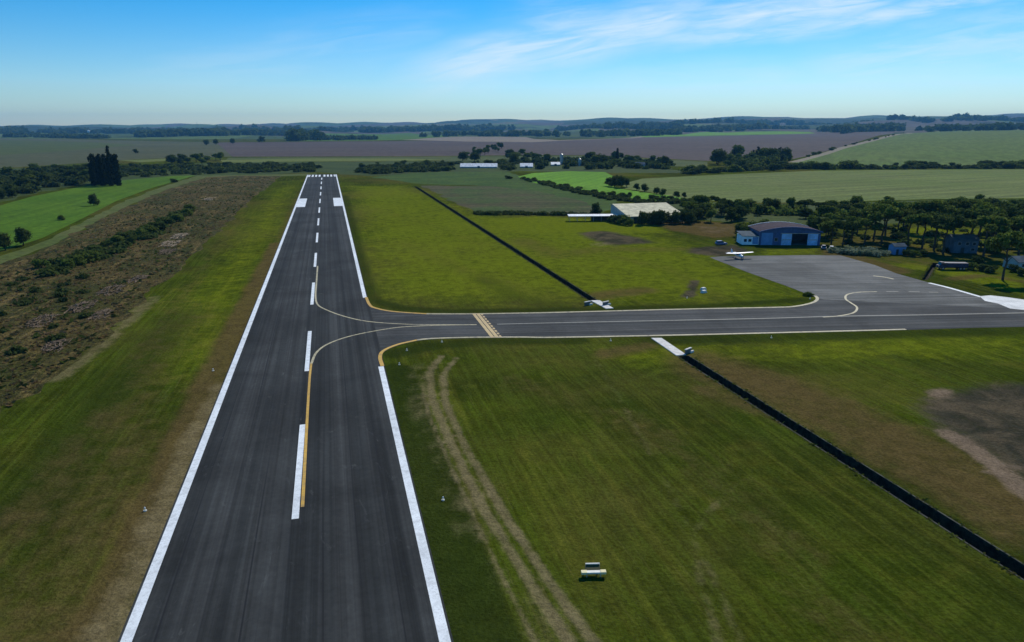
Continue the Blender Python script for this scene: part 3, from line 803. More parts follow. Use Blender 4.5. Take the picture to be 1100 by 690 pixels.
def proj(x, y, z):
    w = y*CP-(z-CAMH)*SP; return CX+FPX*x/w, CY-FPX*(y*SP+(z-CAMH)*CP)/w
def yard(x, y):
    q = proj(x, y, hz(x, y)); return any(a < q[0] < b and c < q[1] < d for a, b, c, d in CLEAR_PX)
KEEP_OUT = []      # (centre, half size) of buildings
def in_band(n, top, bot, gap, seed):
    """n spots spread over the ground between two photo polylines (same x range), at least gap metres apart"""
    rg = random.Random(seed); x0, x1 = top[0][0], top[-1][0]; out = []; tries = 0
    while len(out) < n and tries < n*40:
        tries += 1
        x = rg.uniform(x0, x1); a = np.interp(x, [p[0] for p in top], [p[1] for p in top]); b = np.interp(x, [p[0] for p in bot], [p[1] for p in bot])
        p = at(x, rg.uniform(a, b))
        if yard(p.x, p.y): continue
        if any(abs(p.x-c[0]) < c[2] and abs(p.y-c[1]) < c[3] for c in KEEP_OUT): continue
        if all((p.x-q.x)**2+(p.y-q.y)**2 > gap*gap for q in out): out.append(p)
    return out
def band(kinds, n, top, bot, h, gap, label, group, seed, wide=1.0):
    for k, p in enumerate(in_band(n, top, bot, gap, seed)):
        rg = random.Random(seed*1000+k)
        tree(rg.choice(kinds), p.x, p.y, rg.uniform(*h), label, group, None, wide*rg.uniform(.85, 1.2))
def one(kind, px, py, h, label, wide=1.0, group=None):
    p = at(px, py); return tree(kind, p.x, p.y, h, label, group, None, wide)

_h = at(848, 263.6, 0); KEEP_OUT += [(_h.x-4, _h.y+8, 19, 12)]
_s = at(690, 226, 4); KEEP_OUT += [(_s.x, _s.y+2, 22, 21)]
# tall dark grove on the left meadow
for k, px in enumerate((101.5, 106, 110.5, 115, 119.5, 124.5, 128)):
    p = at(px, 199.6-(k % 2)*1.2); tree('tall', p.x, p.y, random.Random(k).uniform(24.5, 26.5), 'tall blackish tree packed shoulder to shoulder in the square grove on the left meadow', 'trees of the square dark grove', None, .78)
for k, px in enumerate((103.5, 109, 114.5, 120, 126)):
    p = at(px, 197.4); tree('tall', p.x, p.y, random.Random(k+40).uniform(24.5, 26.5), 'tall blackish tree packed shoulder to shoulder in the square grove on the left meadow', 'trees of the square dark grove', None, .78)
one('spire', 121.5, 198.6, 31.5, 'slim spire-topped tree rising above the square dark grove', 1.5)
one('dark', 101, 221, 7.5, 'lone round dark bush tree on the left meadow below the square grove', 1.1)
one('dark', 25, 264, 8.0, 'round dark bush tree at the meadow corner next to the grass track', 1.15)
one('dark', 6, 269, 7.0, 'dark bush tree cut by the left edge beside the grass track', 1.1)
one('bush', 66, 236.5, 2.6, 'small dark bush on the track verge left of the scrubland', 1.2)
one('bush', 187, 196, 3.2, 'low bush where the grass track meets the meadow tip', 1.6)
band(['dark', 'round', 'dark'], 30, [(-30, 188), (40, 184), (98, 181)], [(-30, 213), (0, 211), (40, 204), (98, 193)], (6, 11), 7, 'dark woodland tree at far left behind the bright meadow', 'trees of the wood behind the left meadow', 11, 1.7)
band(['dark'], 6, [(-20, 210), (28, 208)], [(-20, 219), (28, 213)], (6, 9), 6, 'dark tree in the clump jutting into the left edge of the meadow', 'clump jutting into the meadow', 12, 1.3)
band(['bush', 'bush', 'dark'], 52, [(132, 178), (240, 176), (345, 175.5)], [(132, 190), (190, 187.5), (300, 185), (345, 183)], (2.5, 5.5), 9, 'dark bush in the thicket left of the far runway end', 'thicket left of the runway end', 13, 1.9)
band(['dark', 'round'], 14, [(178, 173), (205, 168), (238, 170)], [(178, 178), (238, 177)], (8, 13), 9, 'hazy tree in the clump rising behind the left thicket', 'tree clump behind the left thicket', 14, 1.7)
band(['bush', 'dark', 'round'], 55, [(385, 177.5), (450, 174.5), (560, 174)], [(385, 187.5), (450, 185), (490, 184.5), (560, 184)], (3, 6), 9, 'dark tree in the thicket right of the far runway end', 'thicket right of the runway end', 15, 1.8)
band(['dark', 'round'], 40, [(495, 168), (600, 166), (720, 172)], [(495, 176), (560, 177), (655, 178), (720, 180)], (7, 14), 10, 'farmyard tree among the far white-roofed barns', 'trees around the far barns', 16, 1.5)
one('tall', 663, 174, 20, 'tall narrow tree sticking up beside the far barns', 1.0)
band(['dark', 'round'], 12, [(508, 162), (540, 158)], [(508, 169), (540, 163)], (9, 14), 12, 'bluish tree in the small copse on the ploughed slope', 'copse on the ploughed slope', 17, 1.3)
# trees beside the pasture and below it
for k, (px, py, h) in enumerate(((654, 200, 9), (660, 201, 11), (667, 202, 12), (662, 198, 10), (673, 201, 9), (684, 204.5, 7), (692, 206, 7.5), (705, 209, 6.5), (712, 210.5, 6.5), (727, 212.5, 6), (735, 212.5, 5))):
    one('dark', px, py, h*.8, 'rounded dark tree in the row between bright pasture and pale crop field', 1.3, 'row between pasture and crop field')
band(['bush', 'dark', 'bush'], 34, [(545, 190), (600, 198), (660, 208), (735, 215)], [(545, 192), (600, 202), (650, 213), (735, 219)], (1.8, 3.2), 4.5, 'bush in the hedge under the bright green pasture', 'hedge under the pasture', 18, 1.8)
# round the cream shed
band(['dark'], 15, [(686, 240.5), (745, 238.5)], [(686, 242), (745, 241)], (6.0, 7.5), 3.4, 'dark tree of the row in front of the cream-roofed shed', 'row in front of the cream-roofed shed', 19, 1.1)
for k, (px, py, h) in enumerate(((657, 238.5, 3.6), (663, 240, 4.2), (669, 241, 4.4), (675, 242.5, 3.2))):
    one('bush', px, py, h, 'dark bush hiding the left gable of the cream-roofed shed', 1.1, 'bushes at the shed gable')
one('dark', 640, 231, 7, 'dark round tree left of the cream-roofed shed', 1.1)
band(['round', 'dark', 'pine'], 16, [(738, 226), (800, 228)], [(738, 238), (800, 240)], (7, 9.5), 5.5, 'tree between the cream-roofed shed and the hangar', 'trees between shed and hangar', 20, 1.3)
band(['round', 'dark', 'round', 'pine'], 52, [(735, 222), (880, 226), (1000, 223), (1110, 221)], [(735, 230), (880, 236), (1000, 236), (1110, 236)], (5.5, 8.5), 5.2, 'tree in the wood belt between hangar and pale crop field', 'wood belt behind the hangar', 21, 1.5)
# pine grove
grove = [(893, 262, 10.5), (905, 263, 11), (915, 259, 11), (928, 263, 11.5), (938, 257, 12), (890, 252, 10), (921, 250, 11), (947, 262, 12.5), (951, 252, 12), (975, 262, 11.5), (990, 268, 11), (1003, 269, 11.5), (1013, 273, 12), (985, 250, 11), (1005, 252, 12), (1024, 250, 12), (1040, 270, 13), (1050, 262, 13), (1056, 276, 12), (1044, 250, 12), (1070, 256, 12), (1064, 268, 11.5), (1086, 262, 12), (1094, 274, 11.5), (1108, 268, 12), (1100, 252, 12), (970, 248, 10.5), (1120, 280, 12)]
for (px, py, h) in grove:
    one('pine', px, py, h*(.95 if px < 932 else 1.3), 'flat-crowned pine in the grove right of the hangar', 1.12 if px < 932 else .98, 'pine grove right of the hangar')
one('pine', 1077, 301, 15.5, 'umbrella pine standing nearest the apron at the right edge', .82)
one('round', 965, 246, 13, 'rounded dark tree towering at the back of the pine grove', .95)
for k, (px, py) in enumerate(((897, 271), (904, 272), (911, 273), (918, 273.5), (925, 274), (932, 274.5), (939, 275), (946, 274), (912, 270), (926, 271), (937, 271.5))):
    one('palebush', px, py, 2.0, 'pale grey-green shrub in the low row along the apron edge', 1.3, 'pale shrubs along the apron')
for k, (px, py) in enumerate(((1046, 290), (1056, 291), (1064, 293), (1090, 292), (1098, 296), (1050, 283), (1082, 286), (992, 275), (982, 276), (974, 275))):
    one('bush', px, py, 2.4, 'low dark bush under the pines near the blue vehicle', 1.3, 'bushes under the pines')
for k, (px, py, h) in enumerate(((800, 257, 7), (808, 256, 7.5), (818, 254.5, 8), (795, 254, 6.5), (871, 252, 8.5), (880, 254, 9), (887, 257, 8.5))):
    one('dark' if k % 2 else 'round', px, py, h, 'tree pressed against the back of the hangar', 1.2, 'trees behind the hangar')
one('bush', 205+592, 258, 3.2, 'bush against the left end of the hangar annex', 1.2)
one('bush', 868, 318, 1.2, 'low dark weeds at the inner taxiway corner', 1.8)
# hedgerow between the two right-hand crop fields
band(['bush', 'bush', 'dark'], 60, [(735, 184.5), (850, 179.6), (1110, 179)], [(735, 187.5), (850, 182.6), (1110, 181.6)], (4.5, 9), 8, 'bush of the hedgerow between the two right-hand crop fields', 'hedgerow between the crop fields', 22, 1.9)
band(['dark', 'tall', 'dark', 'round'], 26, [(768, 176), (800, 168), (845, 170)], [(768, 183), (800, 179), (845, 178)], (12, 22), 8, 'tree of the dark grove on the edge of the ploughed hillside', 'grove below the ploughed hillside', 23, 1.2)
band(['bush'], 18, [(858, 171), (905, 157.4), (972, 142.4)], [(858, 172), (905, 158.2), (972, 143)], (3, 5.5), 15, 'bush along the pale track climbing the right-hand hill', 'bushes along the hill track', 24, 1.6)
for (px, py, h) in ((222, 156, 16), (232, 155.6, 17), (250, 155, 18), (281, 153, 22), (146, 165, 9)):
    one('dark', px, py, h, 'lone hazy tree standing on the far left fields', 1.5, 'lone trees on the left fields')

# shrubs of the scrubland
for k, (px, py, h) in enumerate(((160, 252, 4.5), (166, 250, 5), (173, 249, 5), (152, 255, 4), (132, 259, 4), (126, 262, 3.6), (112, 268, 3.2), (95, 281, 3.6), (86, 284, 3.2), (75, 288, 3), (190, 238, 4), (200, 232, 4), (44, 288, 3), (180, 243, 4), (140, 262, 3), (104, 276, 3), (205, 226, 3.6))):
    one('bush', px, py, h, 'dark green shrub in the line crossing the brown scrubland', 1.35, 'shrubs crossing the scrubland')

# scrub: countless tussocks and low weeds
def px_poly_points(poly, n, seed, maxd=900):
    W = np.array([at2(*p) for p in poly]); rg = np.random.default_rng(seed); out = []
    lo, hi = W.min(0), W.max(0)
    while sum(len(o) for o in out) < n:
        P = rg.uniform(lo, hi, (20000, 2)); P = P[inside(P, W)]
        d = np.hypot(P[:, 0], P[:, 1]); P = P[(d < maxd) & (rg.uniform(size=len(P)) < np.clip(180/np.maximum(d, 1), .06, 1)**1.2)]
        out.append(P)
    return np.concatenate(out)[:n]
def patch(P, seed, s, up=1.0):
    """tufts of a few crossed leaf-like faces at each point"""
    rg = np.random.default_rng(seed); V = []
    for k in range(3):
        m = len(P); a = rg.uniform(0, 6.28, m); sz = s*rg.uniform(.4, 1.3, m)
        c = np.column_stack([P+rg.normal(size=(m, 2))*s*.4, height(P[:, 0], P[:, 1])])
        u = np.column_stack([np.cos(a), np.sin(a), rg.uniform(-.2, .2, m)])*sz[:, None]
        w = np.column_stack([rg.normal(size=m)*.8, rg.normal(size=m)*.8, np.full(m, up*.8)])*(sz*rg.uniform(.6, 1.4, m))[:, None]
        V.append(np.stack([c-u*.8, c+u*.8, c+u*.55+w, c-u*.5+w*.85], 1).reshape(-1, 3))
    V = np.concatenate(V); return V, np.arange(len(V)).reshape(-1, 4)
SCRUB = [(0, 290), (55, 268), (100, 244), (140, 224), (180, 207), (226, 192), (298, 190), (284, 202), (262, 222), (240, 243), (218, 262), (194, 285), (166, 308), (140, 333), (112, 364), (82, 386), (44, 412), (0, 444), (-120, 530), (-120, 325)]
def weedmat(name, a, b, c):
    t = NT(name); p = t.pos()
    col = t.mix(t.rng(t.noise(p, .06, 5, .6), .4, .6), a, b); col = t.mix(t.rng(t.noise(p, .5, 3), .5, .65), col, c)
    d = t.new('ShaderNodeBsdfDiffuse'); tr = t.new('ShaderNodeBsdfTranslucent'); mx = t.new('ShaderNodeMixShader')
    t.put(d.inputs[0], col); t.put(tr.inputs[0], col); mx.inputs[0].default_value = .45
    t.l.new(d.outputs[0], mx.inputs[1]); t.l.new(tr.outputs[0], mx.inputs[2]); t.l.new(mx.outputs[0], t.out.inputs[0])
    return t.mat
V, F = patch(px_poly_points(SCRUB, 3200, 5), 51, .45)
tag(link('dry_weeds', np_mesh('dry_weeds', V, F, weedmat('dry_weeds', (.13, .088, .038), (.20, .135, .065), (.085, .08, .028)))), 'rank brown weeds and brushwood covering the scrubland left of the runway', 'weeds', None, 'stuff')
V, F = patch(px_poly_points(SCRUB, 900, 6), 52, .6)
tag(link('green_weeds', np_mesh('green_weeds', V, F, weedmat('green_weeds', (.042, .064, .014), (.058, .08, .018), (.05, .052, .018)))), 'dark green weeds scattered through the brown scrubland', 'weeds', None, 'stuff')
# weeds hanging over the ditch edges
pts = []
for (a, b), w, dep in DITCHES:
    d = (b-a).normalized(); n = Vector((d.y, -d.x, 0)); L = (b-a).length
    for _ in range(int(L*5)):
        q = a+d*random.uniform(1, L)+n*random.choice((-1, 1))*(w+abs(random.gauss(.12, .28))); pts.append((q.x, q.y))
V, F = patch(np.array(pts), 77, .2)
tag(link('ditch_weeds', np_mesh('ditch_weeds', V, F, weedmat('ditch_weeds', (.075, .10, .016), (.11, .13, .022), (.11, .09, .035)))), 'tufts of weeds along the edges of the drainage ditches', 'weeds', None, 'stuff')
# heaps of cleared brushwood
M['stick'] = mat_plain('bleached_wood', (.36, .27, .17), .9, .3, 2)
M['stick_dark'] = mat_plain('dead_wood', (.15, .105, .065), .9, .35, 2)
def brush_pile(px, py, L, W, n, label, mat):
    p = at(px, py); rg = random.Random(px*7+py); mb = MB()
    for _ in range(n):
        a = rg.gauss(.25, .5); q = Vector((rg.uniform(-W, W)*.5, rg.uniform(-L, L)*.5, 0)); hh = max(.1, 1.1*(1-abs(q.y)/L*1.6)*(1-abs(q.x)/W*1.2))
        d = Vector((math.sin(a), math.cos(a), rg.uniform(-.18, .25)))*rg.uniform(1.0, 3.0); z = rg.uniform(.05, hh)
        mb.tube(q+Vector((0, 0, z))-d*.5, q+Vector((0, 0, z))+d*.5, rg.uniform(.07, .16), .05, 5)
    o = mb.build('brush_pile', mat); o.location = p; o.rotation_euler = (0, 0, RANG)
    tag(o, label, 'brush pile', 'cleared brushwood heaps')
for (px, py, L, W, n, lab, mk) in (
    (193, 254, 16, 5, 110, 'pale brushwood heap highest up among the shrubs near the runway strip', 'stick'),
    (183, 262, 16, 6, 120, 'widest bleached brushwood heap below the scrub shrubs', 'stick'),
    (225, 214, 20, 6, 90, 'far pale brushwood heap near the upper scrubland edge', 'stick'),
    (178, 271, 12, 5, 80, 'brown brushwood heap just below the bleached ones', 'stick_dark'),
    (120, 312, 12, 5, 90, 'brown brushwood heap in the middle of the scrubland', 'stick_dark'),
    (88, 330, 12, 5, 90, 'brushwood heap left of the scrubland middle', 'stick_dark'),
    (45, 345, 11, 5, 90, 'brushwood heap near the left edge of the photo', 'stick_dark'),
    (148, 300, 10, 4, 70, 'low brown brushwood heap near the mown grass edge', 'stick_dark'),
    (60, 372, 9, 4, 70, 'nearest dark brushwood heap at the lower scrubland', 'stick_dark'),
    (110, 338, 9, 4, 60, 'small brushwood heap between two brown heaps', 'stick_dark')):
    brush_pile(px, py, L, W, n, lab, M[mk])

# ------------------------------------------------------------------ far woods (masses nobody could count)
def wood(label, poly, n, r, h, seed, name='distant_wood', per=34, ls=.42, mat='leaf_dark', cat='wood'):
    rg = np.random.default_rng(seed); W = np.array([at2(*p) for p in poly]); B = []
    lo, hi = W.min(0), W.max(0); pts = []
    while len(pts) < n:
        P = rg.uniform(lo, hi, (n*6, 2)); pts += [q for q in P[inside(P, W)] if name != 'thicket' or not yard(*q)]
    for (x, y) in pts[:n]:
        z = hz(x, y); q = rg.uniform(*r); hh = rg.uniform(*h)
        B.append((x, y, z+hh*.5, q, q, hh*.55))
    V, F = leaves(B, n*per, max(r)*ls, rg, .2)
    o = link(name, np_mesh(name, V, F, M[mat])); tag(o, label, cat, None, 'stuff')
wood('long dark plantation on the right horizon', [(878, 141.5), (905, 138), (972, 137), (970, 141), (905, 144)], 130, (14, 24), (26, 38), 61)
wood('dark plantation at the right edge on the hill crest', [(985, 140.6), (1100, 137.6), (1300, 137), (1300, 139.4), (1100, 140), (1000, 142)], 170, (12, 22), (20, 30), 62)
wood('square dark wood beyond the ploughed field left of the runway line', [(310, 149.6), (342, 149), (346, 151), (312, 152)], 60, (14, 22), (30, 42), 63)
wood('thin wood strip along the crest beyond the ploughed field', [(345, 149.6), (400, 149), (402, 150.2), (346, 151)], 40, (12, 18), (12, 18), 64)
wood('wood strip behind the far left fields', [(0, 146), (60, 146.6), (120, 148.4), (122, 149.6), (60, 148.4), (0, 147.6)], 70, (12, 22), (10, 18), 65)
wood('dark wood line near the left horizon', [(150, 146), (240, 144.4), (330, 143.4), (330, 145), (240, 146), (150, 147.8)], 130, (16, 30), (18, 32), 66)
wood('dark wood line across the middle distance', [(440, 148), (500, 144), (560, 145.4), (640, 145), (730, 143), (730, 145.2), (640, 147.4), (560, 147.4), (500, 146.2)], 150, (14, 26), (16, 30), 67)
wood('blue wooded ridge left of centre', [(390, 141), (470, 139), (550, 138), (550, 140), (470, 141), (390, 143)], 130, (22, 40), (22, 40), 68)
wood('blue wooded ridge right of centre', [(600, 139), (660, 136.6), (730, 135), (730, 138), (660, 140), (600, 141)], 150, (22, 40), (24, 44), 69)
wood('wooded hill crest beyond the right-hand hedges', [(725, 141), (800, 138.4), (880, 136), (880, 138), (800, 140.6), (725, 142.6)], 150, (18, 34), (20, 36), 70)
wood('far wooded ridge along the left skyline', [(-40, 142.4), (120, 142), (300, 140.4), (400, 139), (400, 141), (300, 142.4), (120, 144), (-40, 144)], 220, (24, 44), (18, 34), 71)
wood('far wooded ridge along the right skyline', [(720, 134), (850, 131.4), (1000, 129.4), (1150, 128.4), (1150, 131), (1000, 132), (850, 134), (720, 136)], 220, (24, 46), (20, 40), 72)

T = dict(name='thicket', per=60, ls=.30, cat='thicket', mat='leaf_scrub')
wood('dark weedy edge along the near side of the rough pasture', [(512, 229.2), (560, 229.6), (640, 230.6), (640, 232.2), (560, 231.2), (514, 231)], 50, (1.5, 3.2), (.6, 1.4), 87, **T)
wood('low continuous scrub under the bright pasture hedge', [(556, 191.5), (600, 199.5), (650, 211), (700, 217), (735, 216), (735, 219), (690, 219.5), (645, 214), (596, 202)], 130, (1.4, 2.8), (.8, 1.8), 91, **T)
wood('dark mass of the grove under the ploughed hillside', [(775, 180), (800, 172), (845, 171), (850, 178), (800, 182)], 60, (5, 8), (7, 13), 92, name='thicket', per=70, ls=.25, cat='thicket', mat='leaf_dark')
wood('low dark thicket filling the band left of the runway end', [(120, 180), (240, 177.5), (340, 176.5), (342, 184.5), (300, 185.5), (190, 188.5), (132, 192)], 200, (3, 5.5), (1.2, 3.2), 81, **T)
wood('low dark thicket filling the band right of the runway end', [(388, 180), (470, 176.5), (560, 175.5), (560, 182.5), (490, 184), (440, 185.5), (392, 188.5)], 170, (3, 5.5), (1.2, 3.2), 82, **T)
wood('dark undergrowth of the wood behind the left meadow', [(-60, 190), (40, 184), (100, 181), (98, 195), (40, 207), (0, 214), (-60, 224)], 260, (3, 5.5), (2.5, 5), 83, **T)
wood('dark undergrowth round the far barns', [(560, 172), (640, 171), (720, 175), (720, 182), (655, 182), (600, 182), (562, 183)], 200, (3, 6), (2.5, 6), 84, **T)
wood('dense undergrowth of the wood belt behind the hangar', [(735, 222), (800, 225), (890, 226), (1000, 222), (1130, 221), (1130, 236), (1000, 234), (900, 236), (800, 229), (740, 228)], 230, (2.2, 4.0), (2.0, 4.2), 85, name='thicket', per=90, ls=.20, cat='thicket', mat='leaf_mid')
wood('low shrubs and shade plants under the pine grove', [(884, 262), (930, 262), (952, 268), (1000, 270), (1040, 272), (1130, 285), (1130, 250), (1040, 246), (960, 243), (884, 246)], 75, (1.2, 2.6), (.6, 1.8), 88, name='thicket', per=80, ls=.22, cat='thicket')
wood('dark green scrub crossing the middle of the brown scrubland', [(205, 226), (185, 240), (176, 250), (150, 262), (120, 274), (80, 290), (40, 300), (60, 284), (100, 266), (130, 256), (160, 243), (190, 230)], 80, (1.2, 3.4), (.6, 1.8), 89, name='thicket', per=70, ls=.22, cat='thicket')
wood('scattered dark scrub low on the left scrubland', [(0, 300), (60, 290), (120, 300), (100, 340), (60, 370), (0, 400)], 22, (.8, 2), (.4, 1.2), 90, name='thicket', per=60, ls=.22, cat='thicket', mat='leaf_scrub')
wood('low weeds under the hedgerow between the crop fields', [(735, 185.5), (850, 180.6), (1130, 180), (1130, 181.4), (850, 182), (735, 187)], 170, (2.5, 4.5), (1.5, 3.5), 86, **T)

# ------------------------------------------------------------------ building materials
def sheetmetal(name, c, axis=0, pitch=.5, rust=None, rough=.5):
    t = NT(name); o = t.obj()
    s = t.new('ShaderNodeSeparateXYZ'); t.l.new(o, s.inputs[0])
    w = t.math('SINE', t.math('MULTIPLY', s.outputs[axis], 6.283/pitch))
    col = t.scale_col(c, t.rng(t.noise(o, .35, 5, .65), .3, .7, .75, 1.2))
    col = t.scale_col(col, t.rng(t.noise(o, 3, 4, .7), .3, .7, .88, 1.12))
    if rust is not None: col = t.mix(t.rng(t.noise(o, .5, 5, .7, .6), .5, .66, 0, .7), col, rust)
    t.bump(w, .04, .6)
    return t.done(col, rough, 0, .3 if rough < .9 else .03)
M['roof_brown'] = sheetmetal('weathered_roof', (.080, .064, .072), 1, .8, (.055, .036, .036), .95)
M['wall_blue'] = sheetmetal('blue_sheeting', (.048, .095, .22), 0, .6)
M['door_blue'] = sheetmetal('light_blue_door', (.36, .54, .80), 0, .5)
M['annex_white'] = mat_plain('whitewash', (.80, .84, .88), .85, .1, .6)
M['annex_blue'] = mat_plain('pale_blue_render', (.15, .27, .48), .85, .12, .6)
M['roof_cream'] = sheetmetal('cream_roof', (.66, .61, .42), 0, .9, (.50, .46, .32), .95)
M['roof_white'] = sheetmetal('white_roof', (.82, .82, .80), 0, .9)
M['wall_pale'] = mat_plain('pale_render', (.42, .43, .42), .9, .15, .5)
M['wall_dark'] = mat_plain('dark_boards', (.05, .055, .05), .9, .25, .8)  # dark board colour for doors and the shelter wall
M['black'] = mat_plain('dark_interior', (.012, .012, .013), .95, .3, 1)
M['house'] = mat_plain('shaded_blue_grey_render', (.085, .125, .165), .9, .2, .5)  # wall tone darkened to include shade from the pines
M['roof_grey'] = sheetmetal('grey_roof', (.10, .125, .14), 0, .6, None, .95)
M['glass'] = mat_plain('window_glass', (.02, .03, .04), .12, .1, 1, 0, .5)
M['wood'] = mat_plain('painted_post', (.35, .33, .29), .8, .2, 2)
M['steel'] = mat_plain('galvanised_steel', (.32, .33, .34), .45, .15, 3, .6)

# hangar: low barrel roof, sliding doors part open, annex at its left end
def hangar():
    a, b = at(815.6, 263.6, 0), at(880, 263.6, 0)
    W = b.x-a.x; D = 14.0; EV, AP = 5.4, 7.3; TH = .25
    r = empty('hangar', ((a.x+b.x)/2, (a.y+b.y)/2, 0), R(-2)); tag(r, 'blue hangar with a brown barrel roof and half-open sliding doors beside the apron', 'hangar')
    w = W/2
    arc = lambda n, z0, z1, ww: [(-ww+2*ww*i/n, z0+(z1-z0)*(1-(2*i/n-1)**2)) for i in range(n+1)]
    top = arc(20, EV, AP, w)
    dx0, dx1, dh = -w+W*.36, -w+W*.955, 4.7      # door opening
    # front wall as pieces round the opening, rear and side walls
    f = MB(); f.box(-w, dx0, 0, TH, 0, EV-.02); f.box(dx1, w, 0, TH, 0, EV-.02); f.box(dx0, dx1, 0, TH, dh, EV-.02)
    f.prism([(-w, EV-.02)]+[(x, z-.06) for x, z in top[1:-1]]+[(w, EV-.02)], 0, TH)
    f.box(-w, w, D-TH, D, 0, EV-.02); f.prism([(-w, EV-.02)]+[(x, z-.06) for x, z in top[1:-1]]+[(w, EV-.02)], D-TH, D)
    f.box(-w, -w+TH, TH, D-TH, 0, EV-.02); f.box(w-TH, w, TH, D-TH, 0, EV-.02)
    f.build('wall', M['wall_blue'], r)
    rf = MB(); o1 = arc(24, EV, AP, w+.5); o2 = [(x, z+.16) for x, z in o1]
    rf.prism(o1+o2[::-1], -.6, D+.6); roof = rf.build('roof', M['roof_brown'], r)
    tr = MB(); t1 = [(x, z-.25) for x, z in o1]; t2 = [(x, z+.22) for x, z in o1]; tr.prism(t1+t2[::-1], -.78, -.61); tr.build('fascia', M['wall_blue'], roof)
    sunlit_rim = MB(); sunlit_rim.prism([(x, z-.06) for x, z in o1]+[(x, z+.34) for x, z in o1][::-1], D+.61, D+.85); sunlit_rim.build('fascia', M['roof_white'], roof)  # white strip stands for the sunlit rear edge of the roof
    ow = dx1-dx0
    for x0, x1 in ((dx0, dx0+ow*.28), (dx1-ow*.28, dx1)):
        l = MB().box(x0, x1, -.14, -.03, .05, dh-.05).build('sliding_door', M['door_blue'], r)
        MB().box(x0+.3, x1-.3, -.20, -.145, dh*.45, dh*.5).build('rail', M['steel'], l)
    MB().box(dx0-.5, dx1+.5, -.24, -.02, dh-.04, dh+.2).build('door_track', M['steel'], r)
    MB().box(-w+TH+.02, w-TH-.02, TH+.02, D-TH-.02, .05, .09).build('floor', M['concrete_grey'], r)
    l = MB().box(-w+.7, -w+5.2, -.16, -.01, .1, 5.0).build('door', M['annex_blue'], r); tag(l, 'tall pale blue panel door')
    for q in (-w+6.6,):
        win = MB().box(q-.7, q+.7, -.07, -.01, 1.6, 3.0).build('window_frame', M['steel'], r); MB().box(q-.6, q+.6, -.10, -.071, 1.7, 2.9).build('pane', M['glass'], win)
    # annex
    ax0, ax1 = -w-6.6, -w-.02
    MB().box(ax0, ax1, .6, 8.5, 0, 3.5).build('annex', M['annex_white'], r)
    an = MB().prism([(.1, 3.5), (9, 4.3), (9, 4.45), (.1, 3.65)], ax0-.3, ax1, 'x').build('annex_roof', M['roof_grey'], r)
    MB().box(ax1-2.5, ax1-.3, .55, .595, .3, 3.2).build('annex_door', M['annex_blue'], r)
    for q in (ax0+1.2, ax0+3.0):
        win = MB().box(q-.6, q+.6, .52, .597, 1.2, 2.4).build('window_frame', M['annex_blue'], r); MB().box(q-.5, q+.5, .49, .519, 1.3, 2.3).build('pane', M['glass'], win)
hangar()

def gable_house(name, loc, rz, L, W, EV, AP, wallm, roofm, label, cat, wins=(), door=None, over=.4, back=None):
    """ridge along local x; front is -y"""
    r = empty(name, loc, rz); tag(r, label, cat)
    bk = W/2 if back is None else back; BE = AP-(AP-EV)*bk/(W/2)
    mb = MB(); mb.prism([(-W/2, 0), (bk, 0), (bk, BE), (0, AP), (-W/2, EV)], -L/2, L/2, 'x'); mb.build('wall', wallm, r)
    rf = MB(); k = (AP-EV)/(W/2); o = over
    rf.prism([(-W/2-o, EV-k*o+.02), (0, AP+.02), (bk+o, BE-k*o+.02), (bk+o, BE-k*o+.2), (0, AP+.22), (-W/2-o, EV-k*o+.2)], -L/2-o, L/2+o, 'x'); rf.build('roof', roofm, r)
    for (x, z, w, h) in wins:
        f = MB().box(x-w/2, x+w/2, -W/2-.08, -W/2-.003, z, z+h).build('window_frame', M['wood'], r)
        MB().box(x-w/2+.1, x+w/2-.1, -W/2-.11, -W/2-.081, z+.1, z+h-.1).build('pane', M['glass'], f)
    if door:
        x, w, h = door; d = MB().box(x-w/2, x+w/2, -W/2-.09, -W/2-.003, .02, h).build('door', M['wall_dark'], r)
    return r
# cream roofed shed
e0, e1, rd = at(675.5, 233.2, 3.2), at(731, 231.5, 3.2), at(660, 218.2, 7.2)
ang = math.atan2(e1.y-e0.y, e1.x-e0.x)
half = (Vector((rd.x, rd.y))-Vector((e0.x, e0.y))).dot(Vector((-math.sin(ang), math.cos(ang))))
half = min(max(half, 10), 22); Ls = (e1-e0).length*1.06
mid = (e0+e1)/2+Vector((-math.sin(ang)*half, math.cos(ang)*half, 0)); mid.z = 0; mid.x += 1.0
print('SHED', half, Ls, mid)
gable_house('shed', mid, ang, Ls, half*2-1, 3.3, 7.2, M['wall_pale'], M['roof_cream'], 'large shed with a wide cream metal roof behind dark trees', 'shed', [], (-Ls/2+4, 3.0, 2.8), .6, 3.0)
# low pale-roofed shelter
p0, p1 = at(610, 237.6, 0), at(663, 237.2, 0)
sh = empty('shelter', ((p0.x+p1.x)/2, (p0.y+p1.y)/2, 0), math.atan2(p1.y-p0.y, p1.x-p0.x)); tag(sh, 'long low open shelter with a thin pale roof left of the cream shed', 'shelter')
Lh = (p1-p0).length
MB().prism([(-2.6, 2.6), (2.6, 3.0), (2.6, 3.16), (-2.6, 2.76)], -Lh/2, Lh/2, 'x').build('roof', M['roof_white'], sh)
for i in range(7):
    for yy in (-2.2, 2.2): MB().box(-Lh/2+.6+i*(Lh-1.2)/6-.09, -Lh/2+.6+i*(Lh-1.2)/6+.09, yy-.09, yy+.09, 0, 2.6 if yy < 0 else 2.95).build('post', M['wood'], sh)
MB().box(-Lh*.02, Lh/2-.3, 1.9, 2.05, .02, 2.8).build('wall', M['wall_dark'], sh)
